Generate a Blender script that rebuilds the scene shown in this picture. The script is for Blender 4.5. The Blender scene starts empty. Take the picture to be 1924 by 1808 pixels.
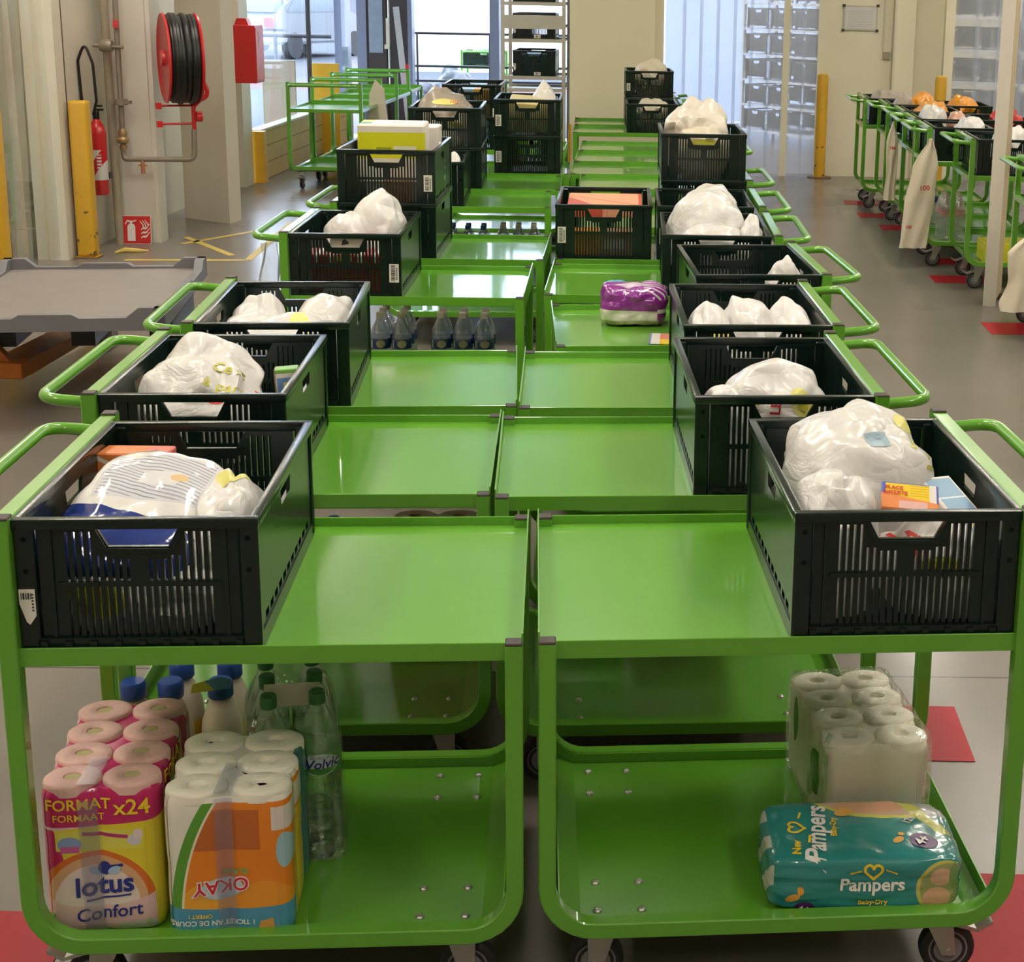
import bpy, bmesh, math, random
from mathutils import Vector, Matrix, noise
from mathutils.bvhtree import BVHTree

# ------------------------------------------------------------------ camera, world, exposure
scene = bpy.context.scene
COL = scene.collection
PI = math.pi
FOCAL, CX, CY = 2921.8, 1261.4, 675.3          # pixels, for a 1924 x 1808 frame
PITCH, ROLL, CAM_H = 0.23288, 0.01945, 1.769
cam_data = bpy.data.cameras.new('camera')
cam = bpy.data.objects.new('camera', cam_data)
COL.objects.link(cam)
cam_data.sensor_fit = 'HORIZONTAL'
cam_data.sensor_width = 36.0
cam_data.lens = FOCAL * 36.0 / 1924.0
cam_data.shift_x = (962.0 - CX) / 1924.0
cam_data.shift_y = (CY - 904.0) / 1924.0
cam_data.clip_start, cam_data.clip_end = 0.05, 300
fwd = Vector((0, math.cos(PITCH), -math.sin(PITCH)))
dwn = Vector((0, -math.sin(PITCH), -math.cos(PITCH)))
rgt = Vector((1, 0, 0))
r2 = rgt * math.cos(ROLL) - dwn * math.sin(ROLL)
d2 = rgt * math.sin(ROLL) + dwn * math.cos(ROLL)
mw = Matrix.Identity(4)
for i in range(3):
    mw[i][0], mw[i][1], mw[i][2] = r2[i], -d2[i], -fwd[i]
mw[2][3] = CAM_H
cam.matrix_world = mw
scene.camera = cam

world = bpy.data.worlds.new('world')
scene.world = world
world.use_nodes = True
bg = world.node_tree.nodes['Background']
bg.inputs[0].default_value = (0.74, 0.84, 1.0, 1)
bg.inputs[1].default_value = 6.0

scene.view_settings.view_transform = 'Standard'
scene.view_settings.look = 'None'
scene.view_settings.gamma = 1.0
scene.view_settings.exposure = 0.55
LAMP = 26.0                                     # emission of the ceiling lamp diffusers

# ------------------------------------------------------------------ node helpers
class S:
    """a number inside a node tree, with arithmetic"""
    def __init__(s, nt, sock): s.nt, s.s = nt, sock
    def _op(s, op, a, b=None):
        n = s.nt.nodes.new('ShaderNodeMath'); n.operation = op
        for i, v in enumerate((a, b)):
            if v is None: continue
            if isinstance(v, S): s.nt.links.new(v.s, n.inputs[i])
            else: n.inputs[i].default_value = v
        return S(s.nt, n.outputs[0])
    def __add__(s, o): return s._op('ADD', s, o)
    def __radd__(s, o): return s._op('ADD', o, s)
    def __sub__(s, o): return s._op('SUBTRACT', s, o)
    def __rsub__(s, o): return s._op('SUBTRACT', o, s)
    def __mul__(s, o): return s._op('MULTIPLY', s, o)
    __rmul__ = __mul__
    def __truediv__(s, o): return s._op('DIVIDE', s, o)
    def __lt__(s, o): return s._op('LESS_THAN', s, o)
    def __gt__(s, o): return s._op('GREATER_THAN', s, o)
    def __or__(s, o): return s._op('MAXIMUM', s, o)
    def __and__(s, o): return s._op('MULTIPLY', s, o)
    def abs(s): return s._op('ABSOLUTE', s)
    def mod(s, v): return s._op('FLOORED_MODULO', s, v)
    def sin(s): return s._op('SINE', s)

def rect(x, y, x0, x1, y0, y1): return (x > x0) & (x < x1) & (y > y0) & (y < y1)
def ell(x, y, cx, cy, rx, ry):
    a = (x - cx) / rx; b = (y - cy) / ry
    return (a * a + b * b) < 1.0

def mat(name, color, rough=0.5, metal=0.0, spec=0.5, coat=0.0, noise_amt=0.0, noise_scale=8.0, bump=0.0, bump_scale=40.0,
        layers=None, rough_var=0.0, emit=None, detail=4.0):
    """principled material; layers(x, y, z, nt) -> [(mask, colour)] in object space"""
    m = bpy.data.materials.new(name); m.use_nodes = True
    nt = m.node_tree; p = nt.nodes['Principled BSDF']
    p.inputs['Base Color'].default_value = (*color, 1)
    p.inputs['Roughness'].default_value = rough
    p.inputs['Metallic'].default_value = metal
    p.inputs['Specular IOR Level'].default_value = spec
    p.inputs['Coat Weight'].default_value = coat
    p.inputs['Coat Roughness'].default_value = 0.06
    tc = nt.nodes.new('ShaderNodeTexCoord')
    cur = None
    def rgb(c):
        n = nt.nodes.new('ShaderNodeRGB'); n.outputs[0].default_value = (*c, 1); return n.outputs[0]
    def mixc(f, a, b, mode='MIX'):
        n = nt.nodes.new('ShaderNodeMix'); n.data_type = 'RGBA'; n.blend_type = mode
        if isinstance(f, S): nt.links.new(f.s, n.inputs[0])
        elif hasattr(f, 'links'): nt.links.new(f, n.inputs[0])
        else: n.inputs[0].default_value = f
        nt.links.new(a, n.inputs[6]); nt.links.new(b, n.inputs[7])
        return n.outputs[2]
    if noise_amt or rough_var:
        nz = nt.nodes.new('ShaderNodeTexNoise'); nz.inputs['Scale'].default_value = noise_scale; nz.inputs['Detail'].default_value = detail
        nt.links.new(tc.outputs['Object'], nz.inputs['Vector'])
    if noise_amt:
        a = rgb(tuple(c * (1 - noise_amt) for c in color)); b = rgb(tuple(min(1, c * (1 + noise_amt)) for c in color))
        cur = mixc(nz.outputs['Fac'], a, b)
    if layers:
        sp = nt.nodes.new('ShaderNodeSeparateXYZ'); nt.links.new(tc.outputs['Object'], sp.inputs[0])
        x, y, z = (S(nt, sp.outputs[i]) for i in range(3))
        if cur is None: cur = rgb(color)
        for mask, c in layers(x, y, z, nt):
            cur = mixc(mask, cur, rgb(c))
    if cur is not None: nt.links.new(cur, p.inputs['Base Color'])
    if rough_var:
        n = nt.nodes.new('ShaderNodeMapRange'); n.inputs[3].default_value = max(0.02, rough - rough_var); n.inputs[4].default_value = rough + rough_var
        nt.links.new(nz.outputs['Fac'], n.inputs[0]); nt.links.new(n.outputs[0], p.inputs['Roughness'])
    if bump:
        bn = nt.nodes.new('ShaderNodeTexNoise'); bn.inputs['Scale'].default_value = bump_scale; bn.inputs['Detail'].default_value = 3
        nt.links.new(tc.outputs['Object'], bn.inputs['Vector'])
        b = nt.nodes.new('ShaderNodeBump'); b.inputs['Strength'].default_value = bump; b.inputs['Distance'].default_value = 0.01
        nt.links.new(bn.outputs['Fac'], b.inputs['Height']); nt.links.new(b.outputs[0], p.inputs['Normal'])
    if emit:
        p.inputs['Emission Color'].default_value = (*emit[:3], 1); p.inputs['Emission Strength'].default_value = emit[3]
    return m

def clear_mat(name, tint=(1, 1, 1), gloss=0.12, milky=0.0, milk=(0.8, 0.85, 0.9), rough=0.1, bump=0.0, bump_scale=30.0, fres=0.6):
    """thin clear plastic or glass: see-through with a surface shine and, if milky, some scattering"""
    m = bpy.data.materials.new(name); m.use_nodes = True
    nt = m.node_tree; nt.nodes.remove(nt.nodes['Principled BSDF']); out = nt.nodes['Material Output']
    t = nt.nodes.new('ShaderNodeBsdfTransparent'); t.inputs[0].default_value = (*tint, 1)
    g = nt.nodes.new('ShaderNodeBsdfGlossy'); g.inputs['Roughness'].default_value = rough; g.inputs[0].default_value = (1, 1, 1, 1)
    lw = nt.nodes.new('ShaderNodeLayerWeight'); lw.inputs[0].default_value = 0.35
    base = t.outputs[0]
    if milky:
        d = nt.nodes.new('ShaderNodeBsdfTranslucent'); d.inputs[0].default_value = (*milk, 1)
        d2_ = nt.nodes.new('ShaderNodeBsdfDiffuse'); d2_.inputs[0].default_value = (*milk, 1)
        ms = nt.nodes.new('ShaderNodeMixShader'); nt.links.new(d.outputs[0], ms.inputs[1]); nt.links.new(d2_.outputs[0], ms.inputs[2])
        mm = nt.nodes.new('ShaderNodeMixShader'); mm.inputs[0].default_value = milky
        nt.links.new(t.outputs[0], mm.inputs[1]); nt.links.new(ms.outputs[0], mm.inputs[2]); base = mm.outputs[0]
    mx = nt.nodes.new('ShaderNodeMixShader')
    ma = nt.nodes.new('ShaderNodeMath'); ma.operation = 'MULTIPLY_ADD'; ma.inputs[1].default_value = fres; ma.inputs[2].default_value = gloss
    nt.links.new(lw.outputs['Fresnel'], ma.inputs[0]); nt.links.new(ma.outputs[0], mx.inputs[0])
    nt.links.new(base, mx.inputs[1]); nt.links.new(g.outputs[0], mx.inputs[2]); nt.links.new(mx.outputs[0], out.inputs[0])
    if bump:
        tc = nt.nodes.new('ShaderNodeTexCoord'); bn = nt.nodes.new('ShaderNodeTexNoise'); bn.inputs['Scale'].default_value = bump_scale
        bn.inputs['Detail'].default_value = 3
        nt.links.new(tc.outputs['Object'], bn.inputs['Vector']); b = nt.nodes.new('ShaderNodeBump'); b.inputs['Strength'].default_value = bump
        b.inputs['Distance'].default_value = 0.02
        nt.links.new(bn.outputs['Fac'], b.inputs['Height']); nt.links.new(b.outputs[0], g.inputs['Normal'])
    return m

def bag_mat(name, color=(0.86, 0.83, 0.77), trans=0.25):
    m = bpy.data.materials.new(name); m.use_nodes = True
    nt = m.node_tree; p = nt.nodes['Principled BSDF']; out = nt.nodes['Material Output']
    p.inputs['Base Color'].default_value = (*color, 1); p.inputs['Roughness'].default_value = 0.28; p.inputs['Coat Weight'].default_value = 0.3; p.inputs['Coat Roughness'].default_value = 0.12
    t = nt.nodes.new('ShaderNodeBsdfTranslucent'); t.inputs[0].default_value = (*color, 1)
    mx = nt.nodes.new('ShaderNodeMixShader'); mx.inputs[0].default_value = trans
    nt.links.new(p.outputs[0], mx.inputs[1]); nt.links.new(t.outputs[0], mx.inputs[2]); nt.links.new(mx.outputs[0], out.inputs[0])
    tc = nt.nodes.new('ShaderNodeTexCoord'); bn = nt.nodes.new('ShaderNodeTexNoise'); bn.inputs['Scale'].default_value = 9
    bn.inputs['Detail'].default_value = 3; bn.inputs['Distortion'].default_value = 1.6
    nt.links.new(tc.outputs['Object'], bn.inputs['Vector']); b = nt.nodes.new('ShaderNodeBump'); b.inputs['Strength'].default_value = 0.3
    b.inputs['Distance'].default_value = 0.03
    ridge = (S(nt, bn.outputs['Fac']) - .5).abs()._op('POWER', (S(nt, bn.outputs['Fac']) - .5).abs(), .6)
    nt.links.new(ridge.s, b.inputs['Height']); nt.links.new(b.outputs[0], p.inputs['Normal'])
    return m

# ------------------------------------------------------------------ mesh helpers
class MB:
    def __init__(s): s.bm = bmesh.new(); s.mi = 0
    def face(s, vs):
        try: f = s.bm.faces.new(vs); f.material_index = s.mi; return f
        except ValueError: return None
    def box(s, x0, x1, y0, y1, z0, z1, M=None):
        v = [s.bm.verts.new(M @ Vector(c) if M else c) for c in
             ((x0, y0, z0), (x1, y0, z0), (x1, y1, z0), (x0, y1, z0), (x0, y0, z1), (x1, y0, z1), (x1, y1, z1), (x0, y1, z1))]
        for q in ((0, 3, 2, 1), (4, 5, 6, 7), (0, 1, 5, 4), (1, 2, 6, 5), (2, 3, 7, 6), (3, 0, 4, 7)): s.face([v[i] for i in q])
        return s
    def bbox(s, x0, x1, y0, y1, z0, z1, b=0.004, seg=2, M=None):
        t = MB(); t.mi = s.mi; t.box(x0, x1, y0, y1, z0, z1)
        bmesh.ops.bevel(t.bm, geom=list(t.bm.edges), offset=b, segments=seg, profile=0.6, affect='EDGES')
        return s.merge(t, M)
    def merge(s, t, M=None):
        mp = {}
        for v in t.bm.verts: mp[v] = s.bm.verts.new(M @ v.co if M else v.co)
        for f in t.bm.faces:
            n = s.face([mp[v] for v in f.verts])
            if n: n.material_index = f.material_index
        t.bm.free(); return s
    def prism(s, pts, d0, d1, axis='y', M=None):
        """polygon extruded along an axis; pts are the two other coordinates"""
        def mk(p, d):
            c = (p[0], d, p[1]) if axis == 'y' else ((d, p[0], p[1]) if axis == 'x' else (p[0], p[1], d))
            c = Vector(c); return s.bm.verts.new(M @ c if M else c)
        a = [mk(p, d0) for p in pts]; b = [mk(p, d1) for p in pts]; n = len(pts)
        s.face(a[::-1]); s.face(b)
        for i in range(n): s.face([a[i], a[(i + 1) % n], b[(i + 1) % n], b[i]])
        return s
    def rings(s, rings, close=True, cap=True):
        R = [[s.bm.verts.new(c) for c in r] for r in rings]; n = len(R[0])
        for a, b in zip(R, R[1:]):
            for i in range(n if close else n - 1): s.face([a[i], a[(i + 1) % n], b[(i + 1) % n], b[i]])
        if cap and close: s.face(R[0][::-1]); s.face(R[-1])
        return s
    def lathe(s, prof, seg=16, c=(0, 0, 0), M=None):
        rs = []
        for r, z in prof:
            ring = []
            for i in range(seg):
                a = 2 * PI * i / seg; v = Vector((c[0] + r * math.cos(a), c[1] + r * math.sin(a), c[2] + z))
                ring.append(M @ v if M else v)
            rs.append(ring)
        return s.rings(rs)
    def tube(s, path, r, seg=10, closed=False):
        P = [Vector(p) for p in path]; n = len(P); rs = []; up = None
        for i in range(n):
            if closed: t = (P[(i + 1) % n] - P[i - 1])
            else: t = P[min(i + 1, n - 1)] - P[max(i - 1, 0)]
            t.normalize()
            if up is None:
                up = t.orthogonal().normalized()
            up = (up - t * up.dot(t)).normalized(); w = t.cross(up)
            rr = r[i] if isinstance(r, (list, tuple)) else r
            rs.append([P[i] + (up * math.cos(2 * PI * k / seg) + w * math.sin(2 * PI * k / seg)) * rr for k in range(seg)])
        if closed:
            R = [[s.bm.verts.new(c) for c in q] for q in rs]
            for i in range(n):
                a, b = R[i], R[(i + 1) % n]
                off = min(range(seg), key=lambda o: (a[0].co - b[o].co).length) if i == n - 1 else 0
                for k in range(seg): s.face([a[k], a[(k + 1) % seg], b[(k + 1 + off) % seg], b[(k + off) % seg]])
            return s
        return s.rings(rs)
    def sqtube(s, path, t, nrm, ch=0.15):
        """square tube swept along a planar path; nrm = plane normal"""
        P = [Vector(p) for p in path]; nrm = Vector(nrm); h = t / 2; c = h * (1 - ch)
        sec = [(h, c), (c, h), (-c, h), (-h, c), (-h, -c), (-c, -h), (c, -h), (h, -c)]
        rs = []
        for i in range(len(P)):
            a = (P[i] - P[i - 1]).normalized() if i else None
            b = (P[i + 1] - P[i]).normalized() if i < len(P) - 1 else None
            a = a or b; b = b or a; tg = (a + b).normalized(); sc = 1 / max(0.5, tg.dot(a)); sd = tg.cross(nrm)
            rs.append([P[i] + sd * u * sc + nrm * v for u, v in sec])
        return s.rings(rs)
    def build(s, name, m, parent=None, smooth=35, loc=None, rz=0.0):
        bmesh.ops.recalc_face_normals(s.bm, faces=list(s.bm.faces))
        me = bpy.data.meshes.new(name); s.bm.to_mesh(me); s.bm.free()
        for q in (m if isinstance(m, (list, tuple)) else [m]): me.materials.append(q)
        if smooth:
            me.polygons.foreach_set('use_smooth', [True] * len(me.polygons)); me.set_sharp_from_angle(angle=math.radians(smooth))
        o = bpy.data.objects.new(name, me); COL.objects.link(o)
        if parent: o.parent = parent
        if loc is not None: o.location = loc
        if rz: o.rotation_euler = (0, 0, rz)
        return o

def tag(o, label=None, cat=None, group=None, kind=None):
    if label: o['label'] = label
    if cat: o['category'] = cat
    if group: o['group'] = group
    if kind: o['kind'] = kind
    return o
def thing(name, label, cat, loc=(0, 0, 0), rz=0.0, group=None):
    o = bpy.data.objects.new(name, None); COL.objects.link(o); o.empty_display_size = 0.1
    o.location = loc; o.rotation_euler = (0, 0, rz)
    return tag(o, label, cat, group)
def struct(name, mb, m, **k): return tag(mb.build(name, m, **k), kind='structure')
def copy_tree(o, loc=None, rz=None, label=None, cat=None, group=None, skip=()):
    c = o.copy(); COL.objects.link(c)
    if loc is not None: c.location = loc
    if rz is not None: c.rotation_euler = (0, 0, rz)
    tag(c, label, cat, group)
    def rec(src, dst):
        for ch in src.children:
            if ch.name.split('.')[0] in skip: continue
            d = ch.copy(); COL.objects.link(d); d.parent = dst; rec(ch, d)
    rec(o, c)
    return c

def arc(c, r, a0, a1, n, plane='xz', d=0.0):
    out = []
    for i in range(n + 1):
        a = a0 + (a1 - a0) * i / n; u, v = c[0] + r * math.cos(a), c[1] + r * math.sin(a)
        out.append((u, d, v) if plane == 'xz' else ((u, v, d) if plane == 'xy' else (d, u, v)))
    return out
def bend(path, r, n=6):
    """round the corners of a polyline"""
    P = [Vector(p) for p in path]; out = [P[0]]
    for i in range(1, len(P) - 1):
        a, b, c = P[i - 1], P[i], P[i + 1]
        u = (a - b).normalized(); w = (c - b).normalized(); h = u.angle(w) / 2
        d = min(r / math.tan(h), (a - b).length * .49, (c - b).length * .49)
        for k in range(n + 1):
            t = k / n; q0 = b + u * d * (1 - t); q1 = b + w * d * t; out.append(q0 * (1 - t) + q1 * t)
    out.append(P[-1]); return out

# decals: flat shapes and lettering laid onto a surface
def text_bm(body, size, bold=0.0, shear=0.0, spacing=1.0):
    cu = bpy.data.curves.new('lettering', 'FONT'); cu.body = body; cu.size = size; cu.offset = bold; cu.shear = shear
    cu.space_character = spacing; cu.align_x = 'CENTER'; cu.align_y = 'CENTER'; cu.resolution_u = 3
    o = bpy.data.objects.new('lettering', cu); COL.objects.link(o)
    dg = bpy.context.evaluated_depsgraph_get()
    me = bpy.data.meshes.new_from_object(o.evaluated_get(dg))
    bm = bmesh.new(); bm.from_mesh(me)
    bpy.data.objects.remove(o); bpy.data.curves.remove(cu); bpy.data.meshes.remove(me)
    return bm
def poly_bm(pts):
    bm = bmesh.new(); bm.faces.new([bm.verts.new((p[0], p[1], 0)) for p in pts]); return bm
def ellpts(cx, cy, rx, ry, n=28, rot=0.0):
    o = []
    for i in range(n):
        a = 2 * PI * i / n; u, v = rx * math.cos(a), ry * math.sin(a)
        o.append((cx + u * math.cos(rot) - v * math.sin(rot), cy + u * math.sin(rot) + v * math.cos(rot)))
    return o
def bvh_of(o):
    me = o.data
    return BVHTree.FromPolygons([v.co.copy() for v in me.vertices], [tuple(p.vertices) for p in me.polygons])
def decal(name, bms, m, parent, bvh, org, U, V, rot=0.0, off=0.0012, maxlen=0.012, reach=0.4):
    """project flat shapes along -(U x V) onto the surface in bvh (parent's local space)"""
    U, V = Vector(U).normalized(), Vector(V).normalized(); N = U.cross(V).normalized(); org = Vector(org)
    if not isinstance(bms, list): bms = [bms]
    out = bmesh.new(); ca, sa = math.cos(rot), math.sin(rot)
    for b in bms:
        bmesh.ops.triangulate(b, faces=list(b.faces))
        for _ in range(4):
            es = [e for e in b.edges if e.calc_length() > maxlen]
            if not es: break
            bmesh.ops.subdivide_edges(b, edges=es, cuts=1); bmesh.ops.triangulate(b, faces=list(b.faces))
        mp = {}
        for v in b.verts:
            x, y = v.co.x * ca - v.co.y * sa, v.co.x * sa + v.co.y * ca
            p = org + U * x + V * y
            h = bvh.ray_cast(p + N * reach, -N, reach * 2) if bvh else None
            if bvh and not h[0]: continue
            mp[v] = out.verts.new((h[0] if h else p) + N * off)
        for f in b.faces:
            if all(v in mp for v in f.verts): out.faces.new([mp[v] for v in f.verts])
        b.free()
    mb = MB(); mb.bm.free(); mb.bm = out
    me = bpy.data.meshes.new(name); out.to_mesh(me); out.free(); me.materials.append(m)
    o = bpy.data.objects.new(name, me); COL.objects.link(o); o.parent = parent
    return o

# ------------------------------------------------------------------ materials
GREEN = mat('green_paint', (0.118, 0.365, 0.024), rough=0.30, coat=0.8, spec=0.5, noise_amt=0.05, noise_scale=6, bump=0.02, bump_scale=260)
BLACKCAP = mat('black_rubber_cap', (0.03, 0.018, 0.014), rough=0.5)
CRATE = mat('dark_green_plastic', (0.0040, 0.0130, 0.0100), rough=0.23, noise_amt=0.25, noise_scale=12, bump=0.05, bump_scale=150)
STICKER = mat('sticker_paper', (0.78, 0.74, 0.66), rough=0.5, noise_amt=0.04)
INK = mat('black_ink', (0.02, 0.02, 0.025), rough=0.5, noise_amt=0.1)
STEEL = mat('zinc_steel', (0.55, 0.54, 0.50), rough=0.35, metal=0.85, noise_amt=0.08, noise_scale=20)
TYRE = mat('black_tyre', (0.022, 0.020, 0.022), rough=0.6, noise_amt=0.2)
HUB = mat('grey_wheel_plastic', (0.22, 0.21, 0.22), rough=0.5, noise_amt=0.1)
BAGM = bag_mat('white_bag_film', (0.90, 0.88, 0.86), 0.28)
BAGY = bag_mat('cream_bag_film', (0.80, 0.72, 0.56), 0.2)
BAGG = bag_mat('greyish_bag_film', (0.44, 0.38, 0.31), 0.2)
PRINTG = mat('lime_print', (0.52, 0.50, 0.045), rough=0.4, noise_amt=0.1)
PRINTR = mat('red_print', (0.62, 0.03, 0.03), rough=0.4, noise_amt=0.1)
PRINTY = mat('pale_lime_print', (0.72, 0.68, 0.20), rough=0.4, noise_amt=0.15)
CREAM = mat('cream_panel', (0.74, 0.70, 0.54), rough=0.45, noise_amt=0.04, noise_scale=3)
CREAMD = mat('worn_cream_panel', (0.64, 0.60, 0.49), rough=0.5, noise_amt=0.10, noise_scale=5)
YELLOW = mat('yellow_guard_paint', (0.72, 0.40, 0.025), rough=0.4, noise_amt=0.12, noise_scale=14,
             layers=lambda x, y, z, nt: [])
REDP = mat('red_paint', (0.55, 0.02, 0.02), rough=0.3, noise_amt=0.08)
BLACKR = mat('black_hose_rubber', (0.007, 0.0065, 0.007), rough=0.4, noise_amt=0.2)
IRON = mat('old_grey_pipe', (0.26, 0.22, 0.17), rough=0.45, metal=0.3, noise_amt=0.25, noise_scale=18)
DARK = mat('dark_frame_metal', (0.035, 0.030, 0.034), rough=0.4, noise_amt=0.15)
WHITE = mat('white_paint', (0.80, 0.78, 0.73), rough=0.4, noise_amt=0.03)

# ------------------------------------------------------------------ the setting
def floor_layers(x, y, z, nt):
    j = ((y - 3.83 - x * 0.02).abs() < 0.004)
    j2 = ((x - 5.2).abs() < 0.004)
    return [(j | j2, (0.06, 0.05, 0.045))]
FLOOR = mat('polished_concrete', (0.195, 0.172, 0.147), rough=0.25, spec=0.28, noise_amt=0.09, noise_scale=1.6, rough_var=0.07, layers=floor_layers, detail=10)
struct('floor', MB().box(-8, 8, -5, 19.0, -0.2, 0.0), FLOOR)
struct('ceiling', MB().box(-8, 8, -5, 19.0, 4.0, 4.2), mat('ceiling_panel', (0.78, 0.76, 0.68), rough=0.7, noise_amt=0.05))
struct('wall_back', MB().box(-8, 8, -5.2, -5.0, 0, 4.0), CREAM)
struct('wall_right', MB().box(8, 8.2, -5.2, 22, 0, 4.0), CREAM)

# left wall: worn sandwich panels, a dark gap beside the strip curtain
w = MB(); w.box(-4.12, -3.93, 10.1, 13.75, 0, 4); w.box(-4.12, -3.80, 13.75, 14.03, 0, 4)
w.box(-4.12, -3.93, -5, 8.35, 0, 4); w.box(-4.12, -3.93, 8.35, 10.1, 2.7, 4)
struct('wall_left', w, CREAMD)
struct('trim_1', MB().box(-3.935, -3.905, 10.035, 10.065, 0, 4), DARK)
struct('trim_2', MB().box(-4.10, -3.90, 9.90, 10.035, 0, 4), CREAMD)
struct('wall_left_store', MB().box(-6.2, -6.0, 5, 14.03, 0, 4).box(-6.0, -4.12, 13.85, 14.03, 0, 4), CREAM)
# pillars on the left
struct('wall_pillar_left', MB().box(-3.82, -3.575, 10.64, 10.78, 0, 4).box(-3.575, -3.545, 10.66, 10.80, 0, 4), mat('worn_white_pillar', (0.60, 0.56, 0.49), rough=0.5, noise_amt=0.08, noise_scale=4))
struct('wall_panel_left', MB().prism([(-3.75, 11.85), (-3.335, 11.585), (-3.305, 11.80), (-3.72, 12.06)], 0, 4, axis='z'), mat('pale_panel', (0.66, 0.60, 0.50), rough=0.5, noise_amt=0.07, noise_scale=4))
# far wall pieces: middle column, wall with the notice, right-hand panels
w = MB(); w.box(-0.945, -0.20, 13.9, 14.35, 0, 4); w.box(-0.20, -0.125, 13.97, 14.35, 0, 4)
struct('wall_column', w, mat('cream_column', (0.72, 0.67, 0.49), rough=0.5, noise_amt=0.03, noise_scale=3))
struct('trim_3', MB().box(-0.952, -0.94, 13.885, 13.96, 0.165, 0.60).box(-0.945, -0.93, 13.885, 13.9, 0.165, 0.60), YELLOW)
w = MB(); w.box(1.395, 2.10, 15.5, 15.75, 0, 4); w.box(2.10, 2.30, 15.40, 15.75, 0, 4)
w.prism([(2.30, 15.75), (2.30, 15.45), (2.62, 15.2), (2.62, 15.6)], 0, 4, axis='z'); w.box(2.55, 2.64, 15.15, 15.35, 0, 4)
struct('wall_far_right', w, CREAM)
struct('trim_4', MB().box(2.005, 2.02, 15.48, 15.502, 1.22, 4).box(2.095, 2.115, 15.385, 15.40, 0, 4), CREAMD)
struct('trim_5', MB().box(1.37, 1.42, 15.42, 15.5, 0, 4).box(1.03, 1.09, 15.42, 15.48, 0, 4), CREAM)
w = MB(); w.box(-0.15, 8, 15.4, 15.6, 2.75, 4)
struct('wall_over_curtains', w, CREAM)
struct('wall_store_back', MB().box(1.9, 8, 21.8, 22, 0, 4).box(-1.2, 1.9, 21.8, 22, 3.5, 4), CREAM)
struct('floor_store', MB().box(-1.2, 8.2, 19.0, 22, -0.2, 0), FLOOR)
struct('ceiling_store', MB().box(-1.2, 8.2, 19.0, 22, 4.0, 4.2), CREAM)
struct('glow_panel', MB().box(-1.15, 1.9, 21.85, 21.87, 0.02, 3.5), clear_mat('glow_panel_sheet', (.85, .92, 1), gloss=.02, milky=.85, milk=(.80, .88, 1.0), rough=.3))  # panel added to give an even daylight glow behind the strip curtain
struct('wall_store_left', MB().box(-0.9, -0.75, 14.35, 18.0, 0, 4).box(-1.0, -0.75, 18, 21.9, 2.9, 4), CREAM)

# entrance front: dark steel posts, door, big bright glass
GLASS = clear_mat('window_glass', (0.93, 0.97, 1.0), gloss=0.02, rough=0.02, fres=0.12)
fr = MB()
for x0, x1 in ((-3.98, -3.83), (-3.72, -3.61)): fr.box(x0, x1, 18.4, 18.6, 0, 4)
fr.box(-3.13, -3.08, 18.4, 18.6, 0, 4); fr.box(-2.18, -2.07, 18.4, 18.6, 0, 4); fr.box(-3.84, -1.0, 18.4, 18.6, 3.55, 4)
struct('window_1', fr, mat('blue_grey_frame', (0.20, 0.22, 0.32), rough=0.35, noise_amt=0.1))
struct('window_2', MB().box(-3.08, -2.18, 18.48, 18.5, 0.0, 3.55).box(-2.07, -1.2, 18.48, 18.5, 0, 3.55), GLASS)
struct('window_3', MB().box(-3.83, -3.81, 14.03, 18.4, 0.47, 3.55), GLASS)
struct('window_4', MB().box(-3.85, -3.79, 14.03, 18.4, 3.55, 4).box(-3.84, -3.80, 16.4, 16.44, 0.47, 3.55), DARK)
d = MB(); d.box(-3.61, -3.38, 18.42, 18.5, 0, 3.0); d.box(-3.30, -3.13, 18.40, 18.55, 0, 3.55); d.box(-3.38, -3.30, 18.45, 18.5, 0, 3.0)
door = struct('door_1', d, mat('dark_door', (0.045, 0.035, 0.04), rough=0.35, noise_amt=0.2))
MB().box(-3.58, -3.42, 18.405, 18.42, 1.0, 2.6).build('door_pane', mat('door_glass_dull', (0.25, 0.30, 0.38), rough=0.15, noise_amt=0.3), door)
MB().tube([(-3.335, 18.38, .6), (-3.335, 18.33, .65), (-3.335, 18.33, 1.7), (-3.335, 18.38, 1.75)], 0.012).build('door_handle', STEEL, door)
struct('wall_front', MB().box(-1.2, -0.7, 18.4, 18.6, 0, 4), CREAM)
# outside
struct('ground', MB().box(-80, 60, 19.0, 140, -0.25, -0.03).box(-80, -8, -10, 19, -0.25, -0.03).box(-8, -4.12, 14, 19, 0, 0.012), mat('pale_pavement', (0.075, 0.08, 0.095), rough=0.8, noise_amt=0.12, noise_scale=1.2,
       layers=lambda x, y, z, nt: [(rect(x, y, -80, 60, 27.5, 29.5), (0.12, 0.05, 0.05)), (rect(x, y, -80, 60, 31, 60), (0.055, 0.058, 0.07))]))
struct('street_wall', MB().box(-60, 40, 75, 76, -.1, 9), mat('far_facade', (0.14, 0.15, 0.18), rough=0.8, noise_amt=0.15, noise_scale=0.4))

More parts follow.
